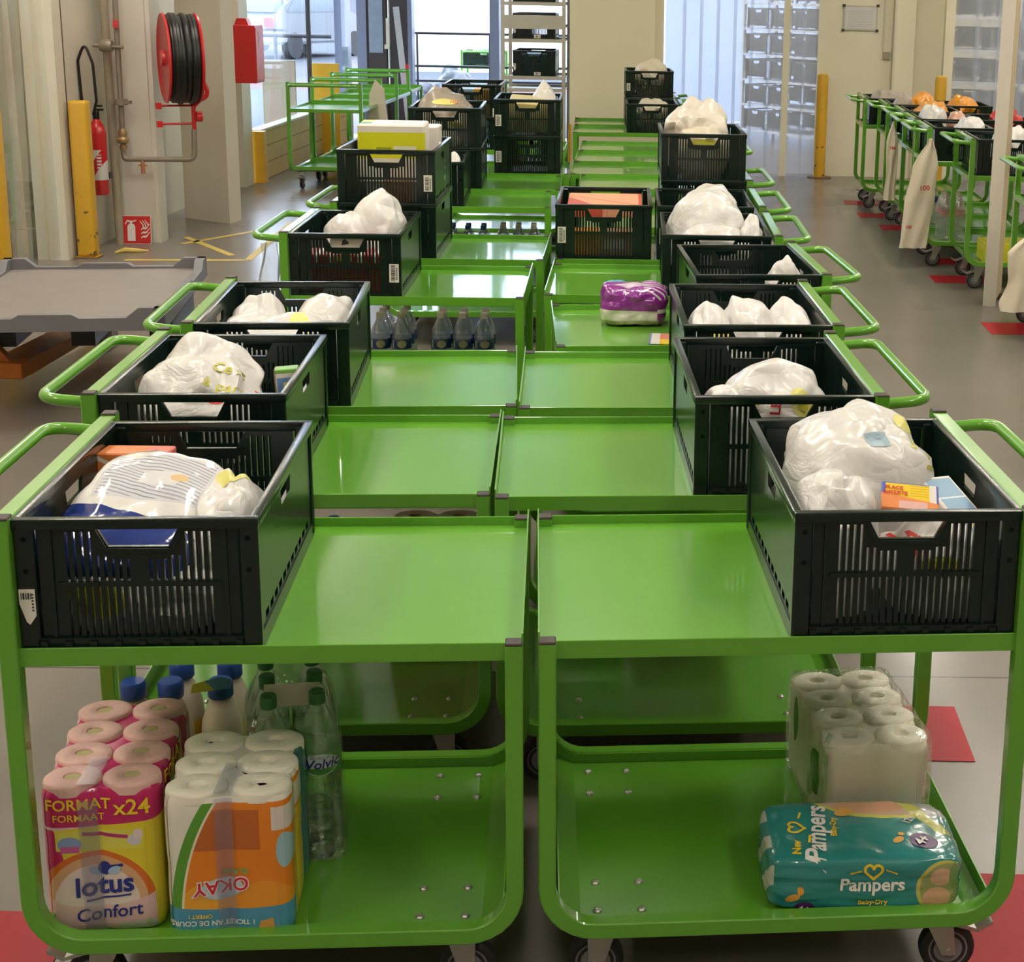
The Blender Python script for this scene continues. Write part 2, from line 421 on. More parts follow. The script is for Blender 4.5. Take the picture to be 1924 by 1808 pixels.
# ceiling lamps (out of the frame, they light the hall)
LAMPM = mat('lamp_diffuser', (0.9, 0.88, 0.8), rough=0.5, emit=(1.0, 0.915, 0.79, LAMP))
def ceiling_light(x, y, lx=0.28, ly=1.5, z=3.75):
    t = thing('ceiling_light', 'white ceiling batten lamp out of view above the carts or storage', 'lamp', (x, y, z), 0, 'ceiling lamps above the hall')
    MB().box(-lx / 2, lx / 2, -ly / 2, ly / 2, 0.02, 0.09).box(-0.02, 0.02, -0.02, 0.02, 0.09, 0.25).build('lamp_housing', WHITE, t)
    MB().box(-lx / 2 + .02, lx / 2 - .02, -ly / 2 + .02, ly / 2 - .02, 0.0, 0.02).build('lamp_diffuser', LAMPM, t)
    return t
first = ceiling_light(-3.0, 0.5)
for x, y in ((0.0, -1.2), (2.2, 0.5), (-3.0, 3.6), (-0.4, 3.6), (2.2, 3.6), (-3.0, 6.8), (-0.4, 6.6), (2.2, 6.8), (4.8, 6.8), (-3.0, 9.4), (2.2, 9.4), (4.8, 10.0), (-3.0, 12.6), (2.2, 12.6), (4.8, 13.0)):
    copy_tree(first, (x, y, 3.75))
copy_tree(first, (-5.0, 9.0, 3.4))  # unseen lamp added to light the space behind the left curtain
for x, y in ((0.8, 18.5), (3.2, 18.9), (5.5, 18), (3.7, 16.0), (1.2, 16.7)): copy_tree(first, (x, y, 3.75))  # unseen; the two nearest the curtains are added to brighten the racks

# ------------------------------------------------------------------ picking carts
CL, CD, TT = 0.844, 0.66, 0.03                  # length, depth, tube
DECK_Z, TOP_Z, BASE_Z = 0.706, 0.930, 0.150
def frame_path(y):
    h = TT / 2; xl, xr, zb, R = -CL / 2 + h, CL / 2 - h, BASE_Z + h, 0.085
    return [(xl, y, TOP_Z)] + [(p[0], y, p[2]) for p in arc((xl + R, zb + R), R, PI, 1.5 * PI, 7)] + \
           [(p[0], y, p[2]) for p in arc((xr - R, zb + R), R, 1.5 * PI, 2 * PI, 7)] + [(xr, y, DECK_Z)]
def make_cart():
    t = thing('picking_cart', 'green cart', 'cart')
    h, x0, x1, y0, y1 = TT / 2, -CL / 2, CL / 2, -CD / 2, CD / 2
    for s in (-1, 1):
        MB().sqtube(frame_path(s * (CD / 2 - h)), TT, (0, 1, 0)).build('side_frame', GREEN, t)
    u = MB()                                    # upper deck: sunk tray between two tubes, end plate standing proud
    u.box(x0 + .01, x1 - .003, y0 + .012, y1 - .012, .688, .691)
    for s in (-1, 1):                           # folded sheet edges between the uprights
        a, b = sorted((s * (CD / 2 - .010), s * (CD / 2 - .014)))
        u.bbox(x0 + TT - .002, x1 - TT + .002, a, b, .677, .7090, .0012, 1)
        a, b = sorted((s * (CD / 2 - .010), s * (CD / 2 - .03)))
        u.box(x0 + TT - .002, x1 - TT + .002, a, b, .677, .679)
    u.sqtube([(x0 + h, y0 + TT, DECK_Z - h), (x0 + h, y1 - TT, DECK_Z - h)], TT, (1, 0, 0))
    u.box(x1 - .0025, x1 + .0005, y0 + .012, y1 - .012, .655, .724)
    u.build('upper_deck', GREEN, t)
    l = MB()                                    # lower deck: tray with upstanding ends
    l.box(x0 + .075, x1 - .075, y0 + TT, y1 - TT, .154, .158)
    for s in (-1, 1):
        yy = s * (CD / 2 - TT)
        l.box(x0 + .075, x1 - .075, min(yy, yy - s * .003), max(yy, yy - s * .003), .150, .178)
        xx = s * (CL / 2 - .075)
        l.prism([(xx, .154), (xx, .158), (xx + s * .035, .172), (xx + s * .037, .20), (xx + s * .040, .20), (xx + s * .038, .170)], y0 + .004, y1 - .004, axis='y')
    l.build('lower_deck', GREEN, t)
    for sx in (-1, 1):
        for dx in (.105, .185):
            for y in (-.255, -.165, .165, .255):
                MB().lathe([(.0085, 0), (.0085, .001), (.006, .0045), (.002, .006)], 10, (sx * (CL / 2 - dx), y, .158)).build('bolt', STEEL, t)
    MB().sqtube([(x0 + h, y0 + TT, TOP_Z - h), (x0 + h, y1 - TT, TOP_Z - h)], TT, (1, 0, 0)).build('top_rail', GREEN, t)
    yy = CD / 2 - .045
    hp = bend([(x0 + .005, -yy, TOP_Z - .028), (x0 - .098, -yy, TOP_Z - .018), (x0 - .098, yy, TOP_Z - .018), (x0 + .005, yy, TOP_Z - .028)], .055, 8)
    MB().tube(hp, .0125, 12).build('push_handle', GREEN, t)
    for x, z in ((x0 + h, TOP_Z), (x1 - h, DECK_Z)):
        for s in (-1, 1):
            yc = s * (CD / 2 - h)
            MB().bbox(x - h + .0005, x + h - .0005, yc - h + .0005, yc + h - .0005, z - .004, z + .004, .002, 1).build('tube_cap', BLACKCAP, t)
    for sx in (-1, 1):
        for s in (-1, 1):
            cx, cy = sx * (CL / 2 - .115), s * .235
            off = -.026 if sx < 0 else .012
            f = MB()
            f.box(cx - .045, cx + .045, cy - .036, cy + .036, .143, .150)
            f.lathe([(.026, .128), (.026, .143)], 14, (cx, cy, 0))
            for q in (-1, 1):
                f.prism([(cx - .028, .130), (cx + .028, .130), (cx + off + .013, .045), (cx + off - .013, .045)], cy + q * .021 - .002, cy + q * .021 + .002)
            f.box(cx - .028, cx + .028, cy - .022, cy + .022, .124, .130)
            if sx < 0:                          # brake pedal on the handle side
                f.prism([(cx - .02, .118), (cx - .075, .098), (cx - .105, .112), (cx - .105, .106), (cx - .078, .090), (cx - .02, .108)], cy - .022, cy + .022)
            f.tube([(cx + off, cy - .026, .052), (cx + off, cy + .026, .052)], .007, 8)
            fo = f.build('caster', STEEL, t)
            wb = MB(); rot = Matrix.Translation((cx + off, cy, .052)) @ Matrix.Rotation(PI / 2, 4, 'X')
            wb.mi = 0; wb.lathe([(.036, -.014), (.044, -.016), (.051, -.010), (.052, 0), (.051, .010), (.044, .016), (.036, .014)], 24, M=rot)
            wb.mi = 1; wb.lathe([(.012, -.0165), (.030, -.0135), (.037, -.0145), (.037, .0145), (.030, .0135), (.012, .0165)], 24, M=rot)
            wb.build('wheel', [TYRE, HUB], fo)
    return t

class Cart:
    """front short-end corner (x, y), yaw w, side -1: handle to the left, +1: handle to the right"""
    def __init__(s, x, y, w, side): s.x, s.y, s.w, s.side = x, y, w, side
    def at(s, a, b, z=0.0):
        a *= s.side; co, si = math.cos(s.w), math.sin(s.w)
        return Vector((s.x + a * co - b * si, s.y + a * si + b * co, z))
    def rz(s): return s.w if s.side < 0 else s.w + PI

PROTO = make_cart(); PROTO_USED = False
CARTS = {}
def cart(key, x, y, w, side, label, group, skip=()):
    global PROTO_USED
    c = Cart(x, y, w, side); p = c.at(CL / 2, CD / 2)
    if not PROTO_USED:
        PROTO.location = p; PROTO.rotation_euler = (0, 0, c.rz()); tag(PROTO, label, 'cart', group); PROTO_USED = True; c.o = PROTO
    else: c.o = copy_tree(PROTO, p, c.rz(), label, 'cart', group, skip if key in ('R1', 'L2', 'R2') else ('bolt',))
    CARTS[key] = c
    return c
GL, GR = 'green carts in the left column', 'green carts in the right column'
cart('L1', -.2369, 2.3968, .0777, -1, 'green cart carrying the pink toilet rolls and orange kitchen rolls on its lower deck', GL)
cart('L2', -.3825, 3.1735, .0729, -1, 'green cart whose crate holds a white bag lettered in lime, behind the front left cart', GL)
cart('L3', -.3991, 3.9061, .1003, -1, 'green cart with a crate of flat white bags, third in the left column', GL)
cart('L4', -.5208, 5.3481, .0421, -1, 'green cart with a bright window reflection on its deck and the crate with red goods', GL)
cart('L5', -.5197, 6.1386, .0310, -1, 'green cart under the yellow and white packs, with water bottles on its lower deck', GL)
cart('L6', -.614, 7.68, .073, -1, 'green cart behind the tall left stack, one crate with a white bag tip on it', GL)
cart('L7', -.614, 8.39, .070, -1, 'green cart under the stack with the large grey-brown bag', GL)
cart('L8', -.62, 9.12, .050, -1, 'green cart with two stacked crates at its inner end, both with barcode stickers', GL)
cart('L9', -.74, 10.45, .040, -1, 'green cart farthest back in the left column, under the stack with orange goods', GL)
cart('R1', -.2117, 2.4034, .0894, 1, 'green cart carrying white toilet rolls and a teal nappy pack on its lower deck', GR)
cart('R2', -.3710, 3.1554, .0812, 1, 'green cart whose crate holds one bag with red letters, second in the right column', GR)
cart('R3', -.3927, 3.8876, .0700, 1, 'green cart with a crate of three white bags, third in the right column', GR)
cart('R4', -.3514, 4.6062, .1027, 1, 'green cart with a purple nappy pack on its upper deck', GR)
cart('R5', -.4559, 5.4258, .0241, 1, 'green cart with a crate of big white bags, an empty deck half beside it', GR)
cart('R6', -.472, 6.18, .033, 1, 'green cart with two crates side by side on its upper deck', GR)
cart('R7', -.484, 7.06, .040, 1, 'green cart under the two-crate stack topped by a heaped white bag', GR)
cart('R8', -.52, 8.47, .050, 1, 'green empty-decked cart just behind the right-hand stack', GR)
cart('R9', -.615, 9.155, .035, 1, 'green empty cart between two other empty carts in the right column', GR)
cart('R10', -.633, 9.85, .030, 1, 'green empty cart in front of the cream column, third of the empty ones', GR)
cart('R11', -.645, 10.55, .035, 1, 'green empty cart with its deck end seen against the cream column', GR)
cart('R12', -.781, 11.885, .045, 1, 'green cart with one low crate, cream column showing under its deck', GR)
cart('R13', -.817, 12.60, .050, 1, 'green cart farthest back in the right column, under the highest crate', GR)
GG = 'loaded carts parked along the right wall'
for key, y, x, lab in (
        ('G1', 13.39, 1.56, 'green cart of the right-hand row standing next to the yellow bollard by the notice wall'),
        ('G2', 12.68, 1.655, 'green cart of the right-hand row, second from its far end'),
        ('G3', 11.97, 1.69, 'green cart with the narrow cream bag hanging at its handle'),
        ('G4', 11.27, 1.665, 'green cart of the right-hand row carrying the orange bag crate'),
        ('G5', 10.56, 1.65, 'green cart with the wide cream shopping bag hanging at its handle'),
        ('G6', 9.76, 1.785, 'green cart behind the white post with a yellow pack on its lower deck'),
        ('G7', 8.27, 1.87, 'green cart cut by the right edge beside the white post')):
    w = -.02
    # centre so that the handle end sits at x
    c = Cart(x + CL, y - CD / 2, w, -1); cart(key, c.x, c.y, c.w, -1, lab, GG)
GA = 'empty carts lined up by the plank wall'
for i, (x, y, lab) in enumerate((
        (-3.06, 13.65, 'empty green cart standing end-on at the head of the line by the plank wall'),
        (-3.045, 14.50, 'empty green cart with a pale cloth bag hooked on it, second by the plank wall'),
        (-3.05, 15.36, 'empty green cart third in the line by the plank wall'),
        (-3.08, 16.22, 'empty green cart nearest the entrance door, last in the line'))):
    o = copy_tree(PROTO, (x, y + CL / 2, 0), PI / 2, lab, 'cart', GA, skip=('bolt',))
copy_tree(PROTO, (-2.72, 22.6, -.03), PI / 2 + .03, 'green cart with a dark crate standing outside, beyond the bright window', 'cart', skip=('bolt',))
copy_tree(PROTO, (-4.75, 9.9, 0), 0.1, 'green cart dimly seen through the clear strip curtain', 'cart', skip=('bolt',))

# ------------------------------------------------------------------ crates
KW, KD, KH = 0.40, 0.60, 0.24
def panel_bands(hx, z0, z1, holes, y0, y1, mb, axis='y'):
    """flat panel from -hx..hx, z0..z1 with holes (z0, z1, xb0, xb1, xt0, xt1)"""
    zs = sorted({z0, z1, *[h[0] for h in holes], *[h[1] for h in holes]})
    for a, b in zip(zs, zs[1:]):
        cuts = []
        for h in holes:
            if h[0] <= a + 1e-6 and h[1] >= b - 1e-6:
                f0, f1 = (a - h[0]) / (h[1] - h[0]), (b - h[0]) / (h[1] - h[0])
                cuts.append((h[2] + (h[4] - h[2]) * f0, h[3] + (h[5] - h[3]) * f0, h[2] + (h[4] - h[2]) * f1, h[3] + (h[5] - h[3]) * f1))
        cuts.sort(); lb = lt = -hx
        for c in cuts + [(hx, hx, hx, hx)]:
            if c[0] > lb + 1e-5: mb.prism([(lb, a), (c[0], a), (c[2], b), (lt, b)], y0, y1, axis)
            lb, lt = c[1], c[3]
def make_crate():
    t = thing('crate', 'dark green crate', 'crate'); t.scale = (.975, .975, .983)
    b = MB(); x, y = .191, .2895
    b.box(-x, x, -y, y, .004, .010)
    for s in (-1, 1):
        b.box(-x, x, s * y - .006, s * y + .006, 0, .030)
        b.box(s * x - .005, s * x + .005, -y, y, 0, .030)
        for k in range(-4, 5): b.box(k * .04 - .006, k * .04 + .006, s * (y + .006), s * (y + .010), .004, .026)
    b.build('base', CRATE, t)
    f = MB()
    for sx in (-1, 1):
        for sy in (-1, 1):
            f.bbox(sx * .182 - .016, sx * .182 + .016, sy * .289 - .0095, sy * .289 + .0095, .004, .232, .003, 1)
            f.lathe([(.005, 0), (.005, .003), (.002, .003)], 8, M=Matrix.Translation((sx * .181, sy * .2985, .150)) @ Matrix.Rotation(sy * PI / 2, 4, 'X'))
            f.lathe([(.005, 0), (.005, .003), (.002, .003)], 8, M=Matrix.Translation((sx * .181, sy * .2985, .205)) @ Matrix.Rotation(sy * PI / 2, 4, 'X'))
    for s in (-1, 1):
        f.bbox(-.2, .2, s * .2925 - .0095, s * .2925 + .0095, .222, KH, .003, 2)
        f.bbox(s * .1925 - .0085, s * .1925 + .0085, -.29, .29, .222, KH, .003, 2)
    f.build('rim_frame', CRATE, t)
    hs = [(.188, .222, -.049, .049, -.067, .067)]
    for s in (-1, 1):
        for k in range(10):
            c = s * (.0061 + .0122 * k); hs.append((.030, .118, c - .0024, c + .0024, c - .0024, c + .0024))
            if k >= 6: hs.append((.128, .214, c - .0024, c + .0024, c - .0024, c + .0024))
            elif k >= 1: hs.append((.128, .172 if k > 3 else .166, c - .0024, c + .0024, c - .0024, c + .0024))
    for s in (-1, 1):
        e = MB(); panel_bands(.163, .028, .223, hs, s * .284 - .004, s * .284 + .004, e)
        for q in (-1, 1):                       # raised ribs
            e.box(q * .142 - .003, q * .142 + .003, s * .289 - .003, s * .289 + .003, .03, .222)
            e.box(q * .100 - .033, q * .100 + .033, s * .289 - .0025, s * .289 + .0025, .119, .127)
        e.prism([(-.078, .222), (-.056, .180), (.056, .180), (.078, .222), (.068, .222), (.050, .186), (-.050, .186), (-.068, .222)], s * .290 - .003, s * .290 + .003)
        e.build('end_panel', CRATE, t)
    for s in (-1, 1):
        e = MB(); panel_bands(.272, .028, .223, [(.178, .206, -.045, .045, -.052, .052)] + [(.036, .050, k * .044 - .015, k * .044 + .015, k * .044 - .015, k * .044 + .015) for k in range(-5, 6)],
                              s * .190 - .0035, s * .190 + .0035, e, 'x')
        e.build('side_panel', CRATE, t)
    return t
KPROTO = make_crate(); K_USED = False
def sticker(parent, x, z, w=.034, h=.066, y=-.2995, tilt=0.0, cut=False):
    M = Matrix.Translation((x, y, z)) @ Matrix.Rotation(tilt, 4, 'Y')
    s = MB()
    if cut: s.prism([(-w / 2, h * .5), (w / 2, h * .5), (w / 2, -h * .25), (w * .08, -h * .5), (-w * .12, -h * .42), (-w * .5, h * .1)], -.0006, .0006, 'y', M)
    else: s.box(-w / 2, w / 2, -.0006, .0006, -h / 2, h / 2, M)
    o = s.build('barcode_sticker', STICKER, parent, smooth=0)
    b = MB(); rnd = random.Random(int(x * 1e4) + 5); z0 = -h * .42
    while z0 < h * .40:
        k = rnd.choice((.0012, .002, .003)); b.box(-w * .32, w * .12, -.0010, -.0006, z0, z0 + k, M); z0 += k + rnd.choice((.0012, .0022))
    for q in range(7): b.box(w * .20, w * .36, -.0010, -.0006, -h * .36 + q * h * .1, -h * .36 + q * h * .1 + h * .06, M)
    if cut:
        b.bm.free(); b = MB(); x0 = -w * .38
        for k in (.0014, .003, .0018, .0026, .0014): b.box(x0, x0 + k, -.0010, -.0006, h * .22, h * .40, M); x0 += k + .0016
        for q in range(6): b.box(w * .28, w * .40, -.0010, -.0006, -h * .12 + q * h * .09, -h * .12 + q * h * .09 + h * .05, M)
    b.build('barcode', INK, o, smooth=0)
    return o
CRATES = {}
def crate(key, loc, rz, label, group='dark green crates on the carts', stick=None, cat='crate'):
    global K_USED
    if not K_USED:
        o = KPROTO; o.location = loc; o.rotation_euler = (0, 0, rz); tag(o, label, cat, group); K_USED = True
    else:
        o = copy_tree(KPROTO, loc, rz, label, cat, group, skip=('barcode_sticker',))
    if stick: sticker(o, **stick)
    CRATES[key] = o
    return o
ZK = .692; STK = .210; KB = .308
def on_cart(key, ck, label, a=.62, level=0, stick=None, dz=0.0, turn=0.0):
    c = CARTS[ck]; return crate(key, c.at(a, KB, ZK + level * STK), c.w + turn, label, stick=stick)
RS = dict(x=.172, z=.115)                       # sticker near the right-hand corner post
LS = dict(x=-.172, z=.115)
on_cart('L1', 'L1', 'dark green crate with the blue-and-white pack, on the cart with the pink toilet rolls')
on_cart('R1', 'R1', 'dark green crate heaped with a white bag and cartons, on the front right cart')
on_cart('L2', 'L2', 'dark green crate holding the bag lettered in lime and a small blue carton')
on_cart('L3', 'L3', 'dark green crate filled with flat white bags, a bright sunlit rim edge on its right')
on_cart('L4', 'L4', 'dark green crate with red goods behind its slots and a barcode sticker', stick=dict(x=.172, z=.10))
on_cart('L5', 'L5', 'dark green crate at the bottom of the left stack, under the yellow packs')
on_cart('L5t', 'L5', 'dark green crate with yellow and white packs standing out of its top', level=1, stick=dict(x=.168, z=.108))
on_cart('L6', 'L6', 'dark green crate with a white bag tip, half hidden behind the left stack')
on_cart('L7', 'L7', 'dark green crate at the bottom, under the crate with the large grey-brown bag')
on_cart('L7t', 'L7', 'dark green crate with the large grey-brown bag bulging over its rim', level=1)
on_cart('L8', 'L8', 'dark green crate with a barcode sticker, lower of the inner stacked pair', a=.245, stick=LS)
on_cart('L8t', 'L8', 'dark green crate with a peaked white bag and a yellow pack, above another crate', a=.245, level=1, stick=LS)
on_cart('L9', 'L9', 'dark green crate hidden at the bottom of the stack nearest the bright window')
on_cart('L9t', 'L9', 'dark green crate with orange goods behind its slots, nearest the bright window', level=1, stick=dict(x=.16, z=.05))
on_cart('R2', 'R2', 'dark green crate with a single bag with red letters, much of it empty')
on_cart('R3', 'R3', 'dark green crate with white bags side by side, above the bag with red letters')
on_cart('R4', 'R4', 'dark green crate empty but for a white flap, beside the purple pack')
on_cart('R5', 'R5', 'dark green crate overfilled with big white bags, behind the nearly empty crate', a=.61)
on_cart('R6', 'R6', 'dark green crate with a flat orange-brown box and a barcode sticker', a=.19, stick=LS)
on_cart('R6b', 'R6', 'dark green crate beside the one with the orange-brown box, mostly hidden by white bags', a=.60, stick=LS)
on_cart('R7', 'R7', 'dark green crate at the bottom of the right stack under the heaped white bag')
on_cart('R7t', 'R7', 'dark green crate with the heaped white bag, on top of the right stack', level=1, a=.615)
on_cart('R12', 'R12', 'dark green crate with a pale handle hole, before the highest crate', a=.60)
on_cart('R13', 'R13', 'dark green crate under the highest crate by the cream column', a=.60)
on_cart('R13t', 'R13', 'dark green crate highest in the right column, with a pale oval sticker', a=.60, level=1, stick=dict(x=-.172, z=.11, w=.03, h=.06))
for k, n in (('G1', 'dark green crate with a pale bag, by the bollard end of the right-hand row'), ('G2', 'dark green crate with an orange and grey bag bunch, right-hand row'),
             ('G3', 'dark green crate with an orange bag, over the narrow cream bag'), ('G4', 'dark green crate with white and coral packs, right-hand row'),
             ('G5', 'dark green crate with a thin white sheet, over the wide cream bag'), ('G6', 'dark green crate partly behind the white post, pale bag showing'),
             ('G7', 'dark green crate cut by the right edge of the view')):
    c = CARTS[k]; crate(k, c.at(.60, CD / 2, ZK), c.w, n, group='dark green crates on the right-hand row')
for k, n in (('G2', 'dark green crate beside the orange and grey bag bunch, on the wall side'), ('G4', 'dark green crate with a red pack at the wall side of the right-hand row'),
             ('G6', 'dark green crate at the wall side behind the white post')):
    c = CARTS[k]; crate(k + 'w', c.at(.20, CD / 2, ZK), c.w, n, group='dark green crates on the right-hand row')
sticker(CRATES['L1'], -.182, .088, w=.026, h=.062, tilt=.0, cut=True)
crate('far', (-2.72, 22.42, ZK - .03), .0 + PI / 2, 'dark crate on the cart outside, beyond the bright window')

# ------------------------------------------------------------------ plastic bags and groceries
def bag_bm(sx, sy, sz, seed, peaks=(), n1=0.16, n2=0.05, sub=5, flat=0.25, expo=2.6):
    """crumpled soft bag: bulging body with sharp film creases, pulled up into peaks (x, y, height, width)"""
    bm = bmesh.new(); bmesh.ops.create_icosphere(bm, subdivisions=3, radius=1.0)
    off = Vector((seed * 3.17, seed * 1.71, seed * 0.63)); rnd = random.Random(seed); sm = min(sx, sy, sz)
    for v in bm.verts:
        d = v.co.normalized()
        k = (abs(d.x) ** expo + abs(d.y) ** expo + abs(d.z) ** expo) ** (-1 / expo)
        q = d * 1.5 + off; wv = noise.noise_vector(q * 1.1) * .5; qf = Vector((q.x * 1.5, q.y * 1.5, q.z * .6))
        r = 1.0 - n1 * abs(noise.noise(q)) * 1.3 - n1 * 1.2 * abs(noise.noise(qf * 1.5 + wv + Vector((7, 1, 3)))) + .06 * noise.noise(q * .8)
        n2 = max(n2, .06); r -= n2 * 1.5 * abs(noise.noise(q * 2.8 + wv))
        p = Vector((d.x * k * r * sx, d.y * k * r * sy, d.z * k * r * sz))
        if d.z > -.1:
            for (px, py, ph, pw) in peaks:
                p.z += ph * math.exp(-1.3 * ((p.x - px) ** 2 + (p.y - py) ** 2) / (pw * pw)) * (1 - .25 * abs(noise.noise(q * 4)))
        p += Vector((rnd.uniform(-1, 1), rnd.uniform(-1, 1), rnd.uniform(-1, 1))) * sm * n2 * 1.15
        if p.z < -sz * (1 - flat): p.z = -sz * (1 - flat) + (p.z + sz * (1 - flat)) * .15
        v.co = p
    for sm_ in (.55, .4): bmesh.ops.subdivide_edges(bm, edges=list(bm.edges), cuts=1, smooth=sm_, use_grid_fill=True)
    for v in bm.verts:
        q = v.co * 16 + off; wv = noise.noise_vector(q * .4); v.co += v.normal * sm * n2 * .75 * (.25 - abs(noise.noise(Vector((q.x, q.y, q.z * .45)) + wv)))
    zmin = min(v.co.z for v in bm.verts)
    for v in bm.verts: v.co.z -= zmin
    return bm
def bag(name, label, loc, rz, size, seed, peaks=(), m=None, group=None, cat='bag', **k):
    mb = MB(); mb.bm.free(); mb.bm = bag_bm(*size, seed, peaks, **k)
    o = mb.build(name, m or BAGM, smooth=55, loc=loc, rz=rz)
    return tag(o, label, cat, group)
WB = 'white carrier bags in the crates'
def in_crate(ck, x, y, z=.012):
    o = CRATES[ck]; a = o.rotation_euler.z; c, s = math.cos(a), math.sin(a)
    return Vector((o.location.x + x * c - y * s, o.location.y + x * s + y * c, o.location.z + z)), a
def cbag(ck, x, y, size, seed, label, peaks=(), m=None, turn=0.0, name='plastic_bag', z=.012, zs=.93, ps=.6, **k):
    size = (size[0], size[1], size[2] * zs); peaks = [(p[0], p[1], p[2] * ps, p[3]) for p in peaks]; loc, a = in_crate(ck, x, y, z)
    return bag(name, label, loc, a + turn, size, seed, peaks, m, WB, **k)
def patch(o, org, U, V, shapes, m, name='printed_patch', rot=0.0, off=.0015):
    return decal(name, [poly_bm(p) for p in shapes], m, o, bvh_of(o), org, U, V, rot, off)
def letters(o, org, U, V, items, m, name='printed_lettering', rot=0.0, off=.002):
    bms = []
    for body, size, x, y, *r in items:
        b = text_bm(body, size, bold=(r[1] if len(r) > 1 else 0), shear=(r[2] if len(r) > 2 else 0))
        ang = r[0] if r else 0
        for v in b.verts:
            u, w = v.co.x, v.co.y; v.co.x = x + u * math.cos(ang) - w * math.sin(ang); v.co.y = y + u * math.sin(ang) + w * math.cos(ang)
        bms.append(b)
    return decal(name, bms, m, o, bvh_of(o), org, U, V, rot, off, maxlen=.02)
FV = (0, .35, 1)                                # "up" for prints on the camera side of a bag
def paper_box(name, label, loc, rx, ry, rz, size, m, cat='box', group=None, parts=()):
    """carton standing on its base with softened edges"""
    a, b, c = size
    o = MB().bbox(-a / 2, a / 2, -b / 2, b / 2, 0, c, min(size) * .04, 1).build(name, m, loc=loc)
    o.rotation_euler = (rx, ry, rz)
    return tag(o, label, cat, group)

# -- crate of the front left cart: blue-and-white film pack, orange carton, white bag
loc, a = in_crate('L1', -.04, -.05, .03)
def bluepack(x, y, z, nt):
    return [((y < -.035 + x * -.22), (0.012, 0.035, 0.22)),
            (rect(x, y, -.092, .10, .0, .125), (0.66, 0.67, 0.72)), (((y + x * .2).mod(.0085) < .0028) & ((x * 3.1 + y * 17).mod(.05) < .036) & rect(x, y, -.085, .095, .005, .12), (0.24, 0.25, 0.34)), (rect(x, y, -.02, .05, .04, .075), (0.74, 0.74, 0.76)),
            (ell(x, y, .05, .06, .016, .010), (0.75, 0.55, 0.30)), (rect(x, y, -.14, -.105, .10, .16), (0.012, 0.035, 0.22))]
mb = MB(); mb.bm.free(); mb.bm = bag_bm(.135, .165, .075, 11, (), n1=.07, n2=.05, expo=4)
o = mb.build('snack_pack', mat('blue_white_film', (0.80, 0.78, 0.76), rough=0.16, coat=0.6, bump=.35, bump_scale=24, layers=bluepack), smooth=60, loc=loc + Vector((0, 0, .055)))
o.rotation_euler = (.42, .06, a - .16); tag(o, 'shiny blue-and-white film pack lying in the front left crate', 'food pack')
loc, a = in_crate('L1', -.118, .165, .012)
paper_box('carton', 'orange striped carton standing at the back of the front left crate', loc, -.06, 0, a - .05, (.13, .07, .20),
          mat('orange_carton', (0.66, 0.20, 0.055), rough=.45, noise_amt=.05, layers=lambda x, y, z, nt: [(((x * .5 + z + y).mod(.03) < .009) & (z < .195), (0.78, 0.70, 0.62)), (rect(x, z, .02, .07, .17, .3), (0.62, 0.16, 0.12))]))
o = cbag('L1', .098, -.07, (.075, .14, .125), 3, 'white bag with a yellowish tip beside the blue-and-white pack', peaks=((.0, .05, .035, .06), (.03, -.06, .02, .05)))
patch(o, (0, -.02, .2), (1, 0, 0), (0, 1, .2), [ellpts(.005, .06, .03, .022)], PRINTY)
o = cbag('L1', .0, -.17, (.165, .10, .065), 31, 'white bag with lime and red print behind the slots of the front left crate', n1=.1)
patch(o, (-.06, 0, .07), (1, 0, 0), (0, 0, 1), [ellpts(-.02, .0, .05, .03), ellpts(-.07, .02, .02, .014)], PRINTG)
patch(o, (-.06, 0, .08), (1, 0, 0), (0, 0, 1), [[(-.06, .01), (-.01, .03), (.05, .015), (.0, .015)]], PRINTR, off=.0025)

# -- crate of the front right cart
o = cbag('R1', -.02, .06, (.155, .175, .178), 7, 'big white carrier bag with lime lettering heaped in the front right crate', peaks=((.015, .10, .05, .10), (-.09, .0, .02, .05)), n1=.13, n2=.06)
letters(o, (.0, -.03, .22), (1, 0, 0), (0, .55, 1), [('sac', .030, .092, .02, 1.25, .0005), ('a par', .028, .122, -.012, 1.2, .0005)], PRINTG)
patch(o, (.0, -.03, .22), (1, 0, 0), (0, .55, 1), [ellpts(.10, .075, .028, .022)], PRINTY)
patch(o, (.02, -.05, .24), (1, 0, 0), (0, .6, 1), [[(-.02, -.012), (.022, -.004), (.020, .030), (-.024, .022)]], mat('blue_label_seen_through', (0.30, 0.42, 0.50), rough=.4, noise_amt=.1), off=.002)
o = cbag('R1', -.10, -.16, (.085, .115, .15), 17, 'white crumpled bag at the front left corner of the front right crate', peaks=((-.02, .03, .03, .05), (.04, -.03, .02, .04)), n2=.09)
o = cbag('R1', .075, -.19, (.10, .085, .105), 19, 'white bag with red and lime print behind the handle hole of the front right crate')
patch(o, (-.05, -.05, .13), (1, 0, 0), (0, .2, 1), [[(-.03, .02), (.0, .035), (.03, .02), (.01, .012), (.0, -.005), (-.02, -.02), (-.012, .008)]], PRINTR)
patch(o, (-.01, -.05, .11), (1, 0, 0), (0, .2, 1), [ellpts(0, 0, .035, .018)], PRINTG)
loc, a = in_crate('R1', .03, -.165, .212)
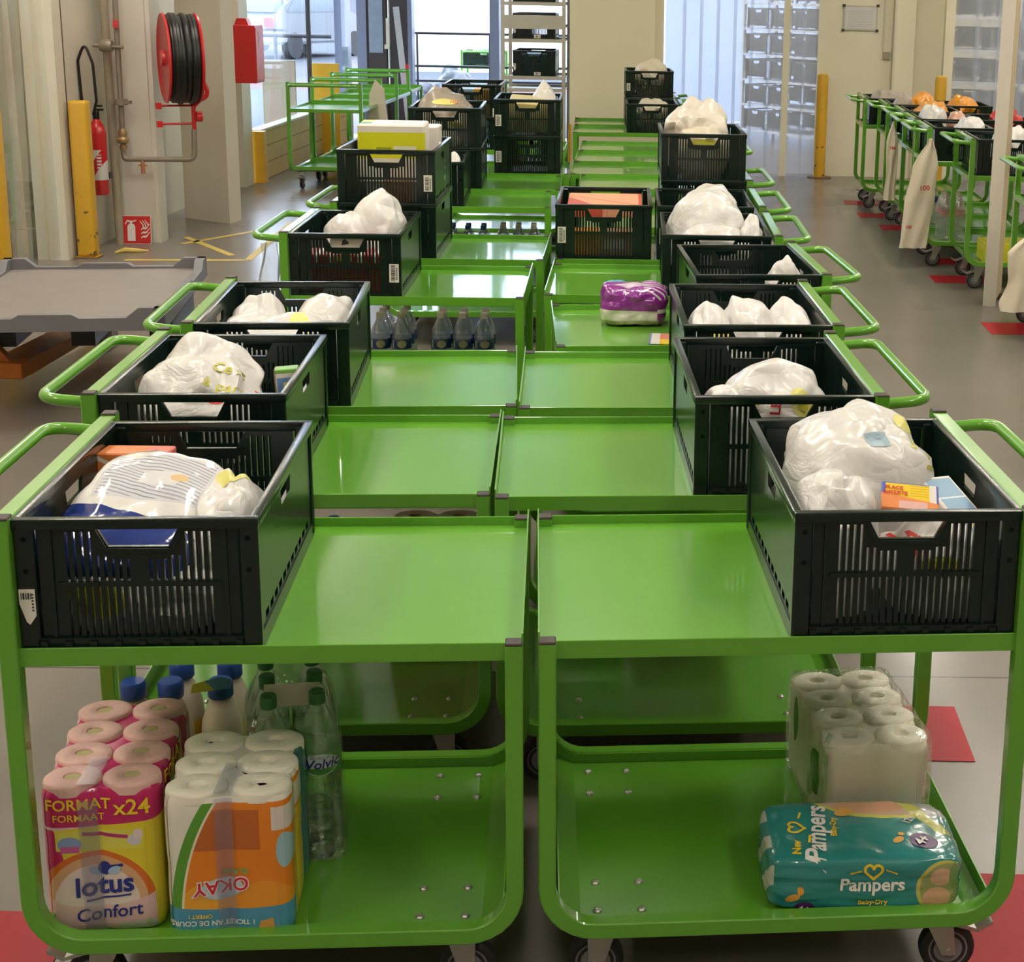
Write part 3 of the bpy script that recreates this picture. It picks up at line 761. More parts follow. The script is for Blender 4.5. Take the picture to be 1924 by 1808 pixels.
lf = MB().bbox(-.05, .05, -.032, .032, 0, .012, .002, 1).build('leaflet_carton', mat('yellow_carton', (0.86, 0.62, 0.03), rough=.35, noise_amt=.04, layers=lambda x, y, z, nt: [
    ((x < -.043) | (y > .028), (0.10, 0.14, 0.45)), (x > .034, (0.75, 0.72, 0.72)), (x > .046, (0.15, 0.15, 0.5)), ((y < -.004 - x * .18), (0.80, 0.28, 0.10)),
    (rect(x, y, -.02, .03, -.03, -.012), (0.75, 0.45, 0.42)), (((x > .0) & (x < .032) & (y > -.002) & (y.mod(.006) < .0025)), (0.70, 0.45, 0.02))]), loc=loc)
lf.rotation_euler = (.50, .06, a - .16); tag(lf, 'small yellow and orange carton lying on the bags of the front right crate', 'box')
letters(lf, (-.028, .010, .02), (1, 0, 0), (0, 1, 0), [('PLACE', .011, 0, .006, 0, .0004), ('OFFERTE', .011, .002, -.006, 0, .0004)], PRINTR)
loc, a = in_crate('R1', .128, -.11, .125)
def milk(x, y, z, nt):
    return [((z > .062) & rect(x, y, -.027, .027, -.092, .092), (0.22, 0.38, 0.55)), ((z > .062) & rect(x, y, -.012, .015, -.07, -.035), (0.80, 0.66, 0.30)),
            ((z > .062) & rect(x, y, -.03, .03, .03, .034), (0.7, 0.72, 0.72)), (y < -.094, (0.25, 0.42, 0.22))]
o = paper_box('milk_carton', 'white and blue carton lying at the right side of the front right crate', loc, .30, .02, a + .30, (.064, .20, .064), mat('white_blue_carton', (0.80, 0.74, 0.68), rough=.4, noise_amt=.03, layers=milk))
loc, a = in_crate('R1', .135, .0, .165)
t = MB().lathe([(.016, 0), (.018, .01), (.018, .05), (.009, .06), (.009, .075), (.0115, .075), (.0115, .09)], 16).build('small_bottle', mat('white_bottle', (0.8, 0.76, 0.7), rough=.3, noise_amt=.03), loc=loc)
t.rotation_euler = (1.2, .1, a - .9); tag(t, 'small white bottle with its cap showing behind the white and blue carton', 'bottle')

# -- second and third crates on the left
o = cbag('L2', -.045, -.02, (.145, .19, .152), 5, 'white bag lettered in lime, peaked at the back, in the second left crate', peaks=((.02, .06, .075, .075), (-.04, .03, .05, .05)), n1=.14, n2=.03)
letters(o, (.072, -.03, .17), (1, .12, 0), (0, .55, 1), [('Ce s', .036, .0, .035, -.18, .0006), ('\u00e0 partir', .036, .008, -.015, -.18, .0006)], PRINTG)
patch(o, (.075, -.03, .17), (1, .1, 0), (0, .5, 1), [[(.05, .0), (.075, -.01), (.08, -.03), (.06, -.02)], ellpts(-.02, -.045, .016, .008)], PRINTR)
loc, a = in_crate('L2', .150, .02, .03)
o = paper_box('milk_carton', 'white carton with a blue label and green top, right side of the second left crate', loc, -.12, -.05, a + .15, (.055, .07, .185),
              mat('blue_label_carton', (0.80, 0.74, 0.70), rough=.4, noise_amt=.03, layers=lambda x, y, z, nt: [(rect(x, z, -.022, .022, .09, .165), (0.16, 0.32, 0.58)), (rect(x, z, -.008, .010, .13, .155), (0.7, 0.66, 0.35)), (z > .175, (0.22, 0.46, 0.10)), (x < -.024, (0.25, 0.18, 0.12))]))
o = cbag('L3', -.03, -.12, (.155, .15, .125), 9, 'pinkish-white flat bag at the front of the third left crate', n1=.09, n2=.03, expo=3.4)
patch(o, (.06, 0, .2), (1, 0, 0), (0, 1, .3), [[(-.01, -.06), (.05, -.08), (.055, -.03), (.02, .05), (.0, .03)]], PRINTY)
letters(o, (-.02, -.1, .17), (1, 0, 0), (0, .2, 1), [('LES', .022, 0, .0, 0, .0006)], PRINTR)
o = cbag('L3', .09, .08, (.10, .16, .135), 12, 'white rolled bag along the right side of the third left crate', n1=.1, n2=.06)
o = cbag('L3', -.10, .10, (.09, .12, .125), 21, 'thin white bag with a pointed top at the back of the third left crate', peaks=((.02, .0, .055, .05),), m=BAGM)
# -- fourth left crate: red goods low down and two bags
o = cbag('L4', .07, .03, (.105, .17, .20), 14, 'crumpled white bag standing out of the crate with red goods', peaks=((.02, .03, .045, .07),), n1=.17, n2=.04)
o = cbag('L4', -.02, -.06, (.10, .12, .165), 25, 'low white bag in front of the standing one, over the red goods', n1=.12)
REDG = mat('dark_red_packs', (0.38, 0.012, 0.012), rough=.3, noise_amt=.2, noise_scale=30, layers=lambda x, y, z, nt: [(((x.mod(.05) < .016) & (z > .118)), (0.75, 0.72, 0.66)), (rect(x, z, -.03, .03, .122, .14), (0.70, 0.50, 0.04))])
loc, a = in_crate('L4', -.01, -.195, .012)
paper_box('red_pack', 'red packs behind the slots of the crate with the barcode sticker', loc, 0, 0, a, (.30, .15, .145), REDG, 'food pack')
loc, a = in_crate('L4', .0, -.273, .183)
tg = MB().prism([(-.058, 0), (.052, 0), (.066, .040), (-.050, .040)], -.002, .002).build('card_tag', mat('pale_card', (0.55, 0.48, 0.42), rough=.5, noise_amt=.05), loc=loc + Vector((0, -.002, 0)), rz=a)
tag(tg, 'pale card wedged in the handle hole of the crate with red goods', 'card')
MB().prism([(-.014, .010), (-.004, .012), (.010, .014), (.012, .020), (-.002, .032), (-.010, .026)], -.0035, -.002).build('printed_mark', INK, tg)
# -- stack with yellow and white packs
def yellow(x, y, z, nt): return [((z > .10) & (y < -.055) & (z < .205), (0.70, 0.72, 0.02)), (rect(x, z, -.06, .0, .115, .145) & (y < -.055), (0.30, 0.38, 0.02)), (rect(x, z, .01, .10, .12, .15) & (y < -.055), (0.75, 0.74, 0.6)),
                                 ((z > .21) & (x < -.08) & (y > .02), (0.65, 0.66, 0.05)), ((z > .215) & ell(x, y, -.11, -.02, .03, .03), (0.06, 0.28, 0.08))]
loc, a = in_crate('L5t', .0, -.06, .09)
o = paper_box('kitchen_roll_pack', 'white pack with a bright yellow front sticking out of the stacked crate', loc, .05, 0, a, (.27, .15, .235), mat('yellow_front_pack', (0.80, 0.76, 0.70), rough=.3, noise_amt=.03, layers=yellow), 'food pack')
letters(o, (.06, .02, .24), (1, 0, 0), (0, 1, 0), [('[-|', .03, -.045, -.02), ('=-=-=', .022, .03, -.02)], mat('faded_grey_print', (0.20, 0.17, 0.16), rough=.5, noise_amt=.1))
loc, a = in_crate('L5t', .02, .12, .08)
o = paper_box('toilet_roll_pack', 'white pack with pink-edged folds behind the yellow-fronted one', loc, 0, 0, a, (.29, .14, .22), mat('white_pack_film', (0.80, 0.74, 0.70), rough=.3, noise_amt=.05, bump=.3), 'food pack')
o = cbag('L5t', -.14, .06, (.045, .10, .13), 33, 'greyish bag squeezed left of the yellow-fronted pack', m=BAGG)
o = cbag('L5t', .165, .10, (.025, .08, .135), 34, 'white bag edge right of the yellow-fronted pack')
loc, a = in_crate('L5t', .02, -.2, .012)
paper_box('orange_pack', 'orange and white packs low behind the slots of the crate with the yellow pack', loc, 0, 0, a, (.22, .12, .10), mat('orange_white_pack', (0.55, 0.20, 0.06), rough=.4, noise_amt=.1, layers=lambda x, y, z, nt: [(x < -.03, (0.6, 0.56, 0.5)), (x > .08, (0.45, 0.40, 0.35))]), 'food pack')
o = cbag('L6', .12, -.15, (.065, .10, .15), 40, 'white bag tip with a notch, right of the tall left stack', peaks=((-.03, -.03, .10, .04), (.03, .0, .05, .03)))
o = cbag('L7t', -.01, -.02, (.16, .22, .175), 43, 'large grey-brown bag bulging from the crate in front of the window', peaks=((-.06, -.02, .06, .11),), m=BAGG, n1=.1)
patch(o, (.0, -.05, .2), (1, 0, 0), (0, .5, 1), [ellpts(.0, .0, .07, .02)], PRINTY)
letters(o, (.05, -.05, .2), (1, 0, 0), (0, .5, 1), [('100', .03, 0, 0, -.2)], PRINTR)
o = cbag('L7t', .0, -.22, (.13, .06, .10), 44, 'yellow-printed bag seen through the handle hole below the grey-brown bag', m=BAGY)
patch(o, (.05, 0, .12), (1, 0, 0), (0, 0, 1), [ellpts(.03, .03, .06, .035)], PRINTG)
o = cbag('L8t', .09, .05, (.09, .13, .16), 46, 'crumpled white bag peaked over the crate with a barcode sticker', peaks=((-.01, .0, .13, .055),))
loc, a = in_crate('L8t', .0, -.06, .05)
paper_box('yellow_pack', 'yellowish flat pack in front of the peaked white bag', loc, .12, .05, a, (.24, .26, .175), mat('yellow_beige_pack', (0.66, 0.56, 0.24), rough=.4, noise_amt=.25, noise_scale=9), 'food pack')
loc, a = in_crate('L9t', .03, -.10, .012)
paper_box('orange_pack', 'orange packs behind the slots of the crate before the bright window', loc, 0, 0, a, (.26, .26, .19), mat('orange_blue_pack', (0.66, 0.34, 0.05), rough=.4, noise_amt=.2, noise_scale=14, layers=lambda x, y, z, nt: [((x < -.02) & (z > .12), (0.30, 0.45, 0.60)), (rect(x, z, -.10, .0, .05, .12), (0.7, 0.6, 0.5))]), 'food pack')
# -- right column
o = cbag('R2', -.01, -.14, (.135, .12, .152), 50, 'white bag with red letters and a lime leaf print in the half empty crate', peaks=((.02, .02, .035, .09),), n1=.12, n2=.03)
letters(o, (.0, -.05, .16), (1, 0, 0), (0, .5, 1), [('LEE', .030, -.002, .004, 1.45, .0008)], PRINTR)
letters(o, (.0, -.05, .16), (1, 0, 0), (0, .5, 1), [('ere', .030, -.046, -.002, 1.45, .0004)], PRINTG)
patch(o, (.055, -.05, .16), (1, 0, 0), (0, .5, 1), [ellpts(.0, .012, .024, .034, rot=.3)], PRINTY)
patch(o, (.055, -.05, .16), (1, 0, 0), (0, .5, 1), [ellpts(.004, .008, .012, .018, rot=.3), ellpts(.03, -.01, .010, .016)], PRINTG, off=.0028)
o = cbag('R2', -.12, -.19, (.055, .07, .14), 51, 'small folded bag left of the one with red letters')
o = cbag('R3', -.11, -.14, (.075, .13, .142), 53, 'white bag with a lime and red print at the left of the filled crate', peaks=((.0, .04, .05, .06),), n2=.03)
patch(o, (.02, -.05, .15), (1, 0, 0), (0, .5, 1), [ellpts(.0, .02, .030, .022)], PRINTY)
letters(o, (.035, -.05, .15), (1, 0, 0), (0, .5, 1), [('100', .022, .0, .006, .2, .0008)], PRINTR)
o = cbag('R3', .0, -.09, (.085, .17, .148), 54, 'white bag peaked in the middle of the filled crate', peaks=((-.03, .04, .05, .05), (.02, -.02, .01, .05)))
o = cbag('R3', .11, -.08, (.075, .17, .142), 55, 'white bag with a sharp raised corner at the right of the filled crate', peaks=((-.01, .05, .075, .04),))
o = cbag('R4', .10, -.19, (.065, .085, .155), 57, 'single white flap standing in the nearly empty crate', peaks=((-.01, .0, .045, .04),))
o = cbag('R4', .02, -.22, (.08, .05, .075), 58, 'yellow-green bag low behind the handle hole of the nearly empty crate', m=BAGY)
o = cbag('R5', -.02, .06, (.155, .19, .205), 60, 'big white bag heaped highest behind the nearly empty crate', peaks=((-.03, .06, .035, .09),), n1=.11, n2=.04)
o = cbag('R5', -.01, -.17, (.14, .11, .155), 61, 'low crumpled white bag in front of the big heaped one', n2=.08)
o = cbag('R5', .135, -.12, (.05, .11, .155), 62, 'white bag with a twisted tip at the handle side of the big heaped one', peaks=((.0, .04, .07, .035),))
o = cbag('R6b', .04, .0, (.12, .2, .17), 63, 'white bag lying in the crate beside the orange-brown box', n1=.1)
loc, a = in_crate('R6', .0, -.02, .012)
paper_box('flat_box', 'orange-brown flat box on top of the goods in the crate with the sticker', loc + Vector((0, .05, .160)), .05, 0, a, (.31, .34, .04), mat('orange_brown_card', (0.66, 0.34, 0.20), rough=.45, noise_amt=.1, layers=lambda x, y, z, nt: [(((x + y * .6) < -.11) | (x > .14), (0.50, 0.09, 0.06)), ((x + y * 1.5).abs() < .012, (0.58, 0.16, 0.10))]))
loc, a = in_crate('R6', .0, -.2, .012)
paper_box('orange_pack', 'orange and brown packs low behind the slots under the flat box', loc, 0, 0, a, (.30, .12, .11), mat('orange_brown_pack', (0.60, 0.22, 0.03), rough=.4, noise_amt=.15, layers=lambda x, y, z, nt: [(x > -.02, (0.42, 0.20, 0.14)), (rect(x, z, .0, .08, .04, .08), (0.55, 0.5, 0.46))]), 'food pack')
o = cbag('R7t', -.01, .05, (.165, .20, .205), 66, 'heaped cream-white bag on the right stack', m=bag_mat('warm_white_film', (0.80, 0.74, 0.64), .2), peaks=((-.05, .06, .05, .07), (.07, .02, .03, .06)), n2=.09)
o = cbag('R7t', .0, -.19, (.12, .09, .16), 67, 'bag with lime print at the handle hole of the right stack', m=BAGY)
patch(o, (.0, 0, .15), (1, 0, 0), (0, .3, 1), [ellpts(.0, .0, .08, .025)], PRINTG)
o = cbag('R12', .02, -.05, (.14, .2, .16), 70, 'pale pack behind the handle hole of the low crate by the column', m=BAGY)
o = cbag('R13t', .02, -.02, (.15, .2, .19), 71, 'pale bag showing over the rim of the highest crate by the column', m=BAGY)
ORB = bag_mat('orange_bag_film', (0.80, 0.33, 0.02), .2)
o = cbag('G1', -.02, .0, (.16, .22, 0.176), 80, 'pale translucent bag on the first right-hand crate by the bollard', m=BAGG, peaks=((-.05, .0, .05, .08),), ps=.35)
o = cbag('G2', .06, -.05, (.13, .18, 0.189), 81, 'orange bag bunch in a crate of the right-hand row', m=ORB, peaks=((.06, .02, .07, .06),), ps=.35)
o = cbag('G2', -.08, -.08, (.10, .17, 0.185), 82, 'grey-white bag beside the orange bunch, right-hand row', m=BAGG, peaks=((.03, .0, .05, .07),), ps=.35)
o = cbag('G2w', .0, -.05, (.14, .2, 0.176), 87, 'bright orange bag knot in the wall-side crate of the right-hand row', m=ORB, peaks=((-.07, .0, .10, .05),), ps=.35)
o = cbag('G3', .0, -.05, (.15, .22, 0.176), 83, 'orange bag with coral edge over the narrow cream bag', m=ORB, peaks=((.08, -.05, .06, .05),), ps=.35)
o = cbag('G4', -.08, -.05, (.10, .2, 0.193), 84, 'white cloth-like bag between orange ones, right-hand row', peaks=((-.02, .08, .05, .06),), ps=.35)
o = cbag('G4', .09, -.08, (.075, .16, 0.168), 88, 'coral and white pack in the same right-hand crate', m=bag_mat('coral_film', (0.75, 0.42, 0.30), .15), ps=.35)
o = cbag('G4w', .05, .0, (.12, .2, 0.185), 89, 'red pack in the wall-side crate of the right-hand row', m=bag_mat('red_film', (0.55, 0.03, 0.03), .1), ps=.35)
o = cbag('G5', .06, -.10, (.11, .16, 0.181), 85, 'white bag low in the crate over the wide cream bag', ps=.35)
o = cbag('G6', .05, -.08, (.13, .18, 0.181), 86, 'white bag peaked behind the white post', peaks=((.02, .0, .06, .08),), ps=.35)
o = cbag('G6w', .0, -.08, (.14, .18, 0.176), 90, 'pale yellow bag right of the white post', m=BAGY, ps=.35)
o = cbag('G7', .0, -.05, (.15, .2, 0.168), 91, 'white bag in the crate cut by the right edge', ps=.35)
o = cbag('far', .0, .0, (.13, .2, .19), 92, 'greenish bag in the crate outside, beyond the bright window', m=bag_mat('green_white_film', (0.45, 0.68, 0.42), .2))

# -- upper deck goods
c = CARTS['R4']
def purple(x, y, z, nt):
    return [((z < .055 - x * .04) & (y < -.04) & (x < .075), (0.72, 0.68, 0.60)), ((z < .022) & (x < .08), (0.50, 0.40, 0.28)), (rect(x, z, .075, .2, .045, .058), (0.75, 0.7, 0.72)),
            (ell(x, y, .0, -.005, .07, .03) & (z > .10), (0.70, 0.55, 0.70)), ((y > .045) & (z > .09), (0.06, 0.42, 0.55)), ((x > .03) & (z > .09) & (y.mod(.011) < .004), (0.72, 0.60, 0.72))]
mb = MB(); mb.bm.free(); mb.bm = bag_bm(.112, .085, .068, 95, (), n1=.05, n2=.035, expo=7, flat=.1)
o = mb.build('nappy_pack', mat('purple_film', (0.25, 0.022, 0.27), rough=.2, coat=.6, noise_amt=.15, noise_scale=25, bump=.5, bump_scale=35, layers=purple), smooth=60, loc=c.at(.268, .43, .692), rz=c.w - .03)
tag(o, 'purple and white nappy pack on the upper deck beside the crates', 'nappy pack')
lf = MB().box(-.055, .055, -.075, .075, 0, .0025).build('leaflet', mat('printed_leaflet', (0.74, 0.70, 0.68), rough=.4, noise_amt=.04, layers=lambda x, y, z, nt: [(x < -.049, (0.16, 0.22, 0.5)), ((x > -.022) & (y > -.01), (0.72, 0.25, 0.18)), ((x > -.022) & (y < -.01), (0.82, 0.58, 0.03))]),
                                                    loc=c.at(.355, .17, .6925), rz=c.w - .12)
tag(lf, 'yellow, red and white printed leaflet lying in front of the purple nappy pack', 'leaflet')
letters(lf, (.02, .035, .003), (1, 0, 0), (0, 1, 0), [('P', .03, 0, 0, .3, .001)], PRINTR)

# ------------------------------------------------------------------ lower deck goods
def wavy(hx, hy, nx, ny, r, dip):
    """outline of film pulled round nx x ny rolls"""
    pts = []
    def side(p0, p1, n):
        d = Vector((p1[0] - p0[0], p1[1] - p0[1])); L = d.length; d /= L; nr = Vector((d.y, -d.x)); k = 10 * n
        for i in range(k):
            s = i / k; u = s * L; w = dip * (1 - abs(math.sin(PI * n * s))) ** 2
            e = min(u, L - u); c = 0
            if e < r: c = r - math.sqrt(max(0, r * r - (r - e) ** 2))
            else: c = 0
            if e > r * .8 or n == 1: c = max(c, w if e > r * .8 else 0)
            q = Vector(p0) + d * u - nr * c * .8; pts.append((q.x, q.y))
    side((-hx, -hy), (hx, -hy), nx); side((hx, -hy), (hx, hy), ny); side((hx, hy), (-hx, hy), nx); side((-hx, hy), (-hx, -hy), ny)
    return pts
def roll_pack(name, label, loc, rz, nx, ny, cw, cd, h, film, rollm, corem, filmtop=None, top_r=1.0, cat='toilet roll pack', layers_n=2, core_z=-.004):
    t = thing(name, label, cat, loc, rz)
    hx, hy = nx * cw / 2, ny * cd / 2
    out = wavy(hx, hy, nx, ny, min(cw, cd) * .36, .007)
    zs = [0, .004, .02] + [h * k / 8 for k in range(1, 8)] + [h - .016, h - .006, h - .001]
    rings = []
    for z in zs:
        s = 1 - (.05 if z < .003 else .02 if z < .01 else 0) - (.035 if z > h - .003 else .012 if z > h - .01 else 0)
        bl = 1 - .012 * abs(math.cos(PI * layers_n * z / h)) ** 8
        rings.append([Vector((x * s * bl, y * s * bl, z)) for x, y in out])
    film_o = MB().rings(rings).build('wrapper', film, t, smooth=50)
    for i in range(nx):
        for j in range(ny):
            cx, cy = (i - (nx - 1) / 2) * cw, (j - (ny - 1) / 2) * cd
            b = MB(); rs = []; n = 28; r0 = .5 * top_r
            for q, z in ((1.0, h - .012), (1.0, h + .001), (.975, h + .005), (.90, h + .0075), (.33, h + .0075), (.30, h + .006), (.29, h - .012)):
                b_ring = [Vector((cx + cw * r0 * q * math.cos(2 * PI * k / n), cy + cd * r0 * q * math.sin(2 * PI * k / n), z)) for k in range(n)]
                rs.append(b_ring)
            ro = b.rings(rs, cap=False).build('paper_roll', rollm, t, smooth=50)
            MB().rings([[Vector((cx + cw * .146 * top_r * math.cos(2 * PI * k / n), cy + cd * .146 * top_r * math.sin(2 * PI * k / n), z)) for k in range(n)] for z in (h - .020, h + core_z)]).build('roll_core', corem, ro)
    return t, film_o
ZL = .159
LC = CARTS['L1']
# pink toilet rolls
def lotus(x, y, z, nt):
    f = (y < -.10) ; side = (x > .075) & (y > -.16)
    big = ell(x, z, -.012, .060, .098, .098); inn = ell(x, z, -.012, .054, .072, .078)
    arcb = ell(x, z, -.012, .155, .155, .120); arcc = ell(x, z, -.012, .170, .165, .118)
    return [(z > .205 - x * .1 * 0, (0.52, 0.008, 0.12)), ((z < .205 + x * .08), (0.74, 0.62, 0.03)), (ell(x, z, -.25, .10, .19, .24) & f & (z < .2), (0.52, 0.008, 0.12)),
            (rect(x, z, -.075, .068, .160, .196) & f, (0.70, 0.66, 0.10)), (ell(x, z, -.052, .172, .020, .014) & f, (0.25, 0.35, 0.62)), (rect(x, z, -.068, -.036, .156, .168) & f, (0.60, 0.10, 0.35)),
            (((z - .188 + x * .12).abs() < .0035) & rect(x, z, -.03, .045, .1, .3) & f, (0.45, 0.03, 0.16)), (ell(x, z, .055, .176, .012, .010) & f, (0.62, 0.58, 0.66)), (ell(x, z, .062, .187, .008, .010) & f, (0.75, 0.62, 0.64)),
            (big & f, (0.70, 0.16, 0.015)), (ell(x, z, -.012, .058, .086, .090) & f, (0.72, 0.40, 0.22)), (inn & f, (0.80, 0.66, 0.62)),
            ((z < .075) & (arcb < .5) & f & (x < .085), (0.03, 0.06, 0.30)), ((z < .075) & (arcc < .5) & f & (x < .085), (0.76, 0.50, 0.50)),
            (rect(x, z, .02, .085, .004, .022) & f, (0.62, 0.55, 0.52)), (ell(x, z, .072, .016, .006, .008) & f, (0.45, 0.52, 0.30)),
            ((x > .09) & (y > -.10) & (z > .0), (0.46, 0.008, 0.10)), ((x < -.09) & (y > -.12), (0.70, 0.50, 0.50))]
PINK = mat('pink_paper', (0.74, 0.46, 0.42), rough=.6, noise_amt=.08, noise_scale=30, bump=.25, bump_scale=120)
CORE = mat('roll_core_pale', (0.50, 0.44, 0.22), rough=.7, noise_amt=.1)
t, fo = roll_pack('toilet_roll_pack', 'pink pack of toilet rolls with yellow and magenta print on a lower deck', Vector((-.982, 2.560, ZL)), .135, 2, 4, .098, .085, .272,
                  mat('printed_pink_film', (0.76, 0.50, 0.50), rough=.25, coat=.35, noise_amt=.03, layers=lotus), PINK, CORE, layers_n=3, core_z=.005)
F, U, V = (0, -.2, 0), (1, 0, 0), (0, 0, 1)
YEL = mat('yellow_lettering', (0.85, 0.60, 0.03), rough=.35, noise_amt=.03); NAVY = mat('navy_lettering', (0.02, 0.03, 0.24), rough=.35, noise_amt=.05)
letters(fo, (0, -.2, 0), U, V, [('FORMAT', .0275, -.034, .246, 0, .0005), ('FORMAAT', .0185, -.034, .222, 0, .0002), ('x24', .040, .055, .238, 0, .0006)], YEL)
letters(fo, (0, -.2, 0), U, V, [('lotus', .050, .0, .092, .09, .0013, .1), ('Confort', .034, .006, .040, .10, .0004, .15)], NAVY)
decal('printed_line', [poly_bm([(-.03, .062), (.045, .072), (.045, .075), (-.03, .066)]), poly_bm([(.012, .124), (.034, .128), (.034, .133), (.012, .130)]), poly_bm(ellpts(.003, .124, .011, .013))], NAVY, fo, bvh_of(fo), F, U, V)
decal('printed_petal', [poly_bm(ellpts(-.012, .120, .012, .007, rot=-.5)), poly_bm(ellpts(.019, .120, .012, .007, rot=.5))], mat('pale_blue_print', (0.40, 0.55, 0.72), rough=.4, noise_amt=.05), fo, bvh_of(fo), F, U, V)
letters(fo, (.2, .0, 0), (0, 1, 0), V, [('FORMAT', .034, -.02, .245, 0, .0006)], YEL)
TAPE = clear_mat('bluish_tape', (0.90, 0.92, 1.0), gloss=.02, milky=.17, milk=(.84, .85, 1.0), rough=.3)
def tape(t, fo, x, w, h, hy, back):
    b = bvh_of(fo); o = decal('sticky_tape', poly_bm([(x - w / 2, .002), (x + w / 2, .002), (x + w / 2, h - .002), (x - w / 2, h - .002)]), TAPE, t, b, F, U, V, off=.003)
    o2 = decal('sticky_tape', poly_bm([(x - w / 2, -hy), (x + w / 2, -hy), (x + w / 2 + .004, back), (x - w / 2 + .004, back)]), TAPE, t, None, (0, 0, h + .0112), (1, 0, 0), (0, 1, 0), off=0)
tape(t, fo, -.018, .032, .274, .172, -.075)
# kitchen rolls, printed upside down
def okay(x, y, z, nt):
    f = (y < -.02) | (x > .07)
    curve = ell(x, z, .15, .03, .250, .348); curve2 = ell(x, z, .15, .03, .232, .335); curve3 = ell(x, z, .15, .03, .228, .331)
    return [((z > .262), (0.78, 0.74, 0.66)), (curve & (z < .258), (0.10, 0.32, 0.03)), (curve2 & (z < .258), (0.80, 0.74, 0.55)), (curve3 & (z < .258), (0.80, 0.23, 0.012)),
            (ell(x, z, -.03, .06, .055, .05) & curve3, (0.82, 0.38, 0.03)), (ell(x, z, .06, .07, .05, .04) & curve3, (0.81, 0.31, 0.02)),
            (rect(x, z, -.06, .055, .170, .245) & curve3, (0.52, 0.13, 0.02)),
            (rect(x, z, .075, .12, .205, .248), (0.72, 0.66, 0.60)), (ell(x, z, .095, .165, .014, .034), (0.35, 0.55, 0.62)), (z < .058 + x * x * .6, (0.07, 0.30, 0.48)),
            (((x > .092) & (y > .02)) , (0.03, 0.16, 0.16)), ((x > .092) & (y > -.08) & (y < .02) & (z < .2), (0.75, 0.52, 0.04)), ((x < -.094) & (y > -.08), (0.72, 0.70, 0.66))]
WPAPER = mat('white_paper', (0.86, 0.82, 0.70), rough=.6, noise_amt=.05, noise_scale=30, bump=.2, bump_scale=120)
GREYCORE = mat('cardboard_core', (0.28, 0.22, 0.16), rough=.7, noise_amt=.1)
t, fo = roll_pack('kitchen_roll_pack', 'orange and white pack of kitchen rolls with blue tape, right of the pink pack', Vector((-.752, 2.500, ZL)), .10, 2, 3, .106, .080, .268,
                  mat('printed_orange_film', (0.78, 0.74, 0.66), rough=.25, coat=.35, noise_amt=.03, layers=okay), WPAPER, GREYCORE, cat='kitchen roll pack')
LRED = mat('bright_red_lettering', (0.62, 0.02, 0.05), rough=.35, noise_amt=.04); LWH = mat('white_lettering', (0.82, 0.80, 0.76), rough=.4, noise_amt=.02)
LGR = mat('green_lettering', (0.25, 0.42, 0.10), rough=.4, noise_amt=.04)
decal('printed_oval', [poly_bm(ellpts(-.012, .098, .036, .020, rot=.15))], mat('sky_print', (0.50, 0.60, 0.68), rough=.4, noise_amt=.1), fo, bvh_of(fo), F, U, V)
decal('printed_outline', [text_bm('OKAY', .034, .0026, .1)], LWH, fo, bvh_of(fo), (-.012, -.2, .104), U, V, rot=PI + .12, off=.0018, maxlen=.02)
decal('printed_lettering', [text_bm('OKAY', .034, .0006, .1)], LRED, fo, bvh_of(fo), (-.012, -.2, .104), U, V, rot=PI + .12, off=.0024, maxlen=.02)
decal('printed_lettering', [text_bm('BLANC', .0145, .0004, .1)], LGR, fo, bvh_of(fo), (.010, -.2, .130), U, V, rot=PI + .05, off=.002, maxlen=.02)
letters(fo, (0, -.2, 0), U, V, [('1 AN DE COURSES', .0135, -.058, .034, PI, .0003), ('1 TICKET', .013, .016, .034, PI, .0003)], LWH)
letters(fo, (0, -.2, 0), U, V, [('OFFERT !', .010, -.050, .047, PI, .0002)], YEL)
decal('printed_patch', [poly_bm([(.045, .012), (.075, .020), (.072, .040), (.050, .034)])], mat('brown_gold_print', (0.62, 0.30, 0.08), rough=.4, noise_amt=.3, noise_scale=60), fo, bvh_of(fo), F, U, V)
tape(t, fo, -.004, .030, .268, .122, -.015)

# white toilet rolls in clear film
RC = CARTS['R1']
def whitepack(x, y, z, nt):
    return [(rect(x, z, .005, .045, .018, .065) & (y < -.12) , (0.46, 0.36, 0.34)), (rect(x, z, .005, .045, .018, .065) & (y < -.12) & (x.mod(.009) < .003), (0.22, 0.16, 0.17)),
            (ell(y, z, -.07, .100, .036, .048) & (x < -.07), (0.035, 0.16, 0.02)), (ell(y, z, -.03, .055, .030, .022) & (x < -.07), (0.30, 0.42, 0.12)), (ell(y, z, .10, .13, .012, .05) & (x < -.07), (0.08, 0.25, 0.04)),
            (ell(y, z, -.115, .04, .02, .016) & (x < -.07), (0.03, 0.06, 0.25))]
t, fo = roll_pack('toilet_roll_pack', 'white pack of toilet rolls in clear film behind the teal nappy pack', Vector((.392, 2.915, ZL)), .16, 2, 4, .104, .084, .196,
                  mat('white_roll_film', (0.76, 0.72, 0.58), rough=.3, coat=.3, noise_amt=.04, bump=.15, layers=whitepack), WPAPER, GREYCORE)
FILM = clear_mat('shiny_clear_film', (1, 1, 1), gloss=.0, rough=.08, bump=.8, bump_scale=30, fres=.4)
MB().rings([[Vector((x * s, y * s, z)) for x, y in wavy(.108, .172, 2, 4, .03, .003)] for s, z in ((1.01, .01), (1.03, .12), (1.02, .19), (.99, .208), (.88, .215))]).build('clear_film', FILM, t, smooth=60)

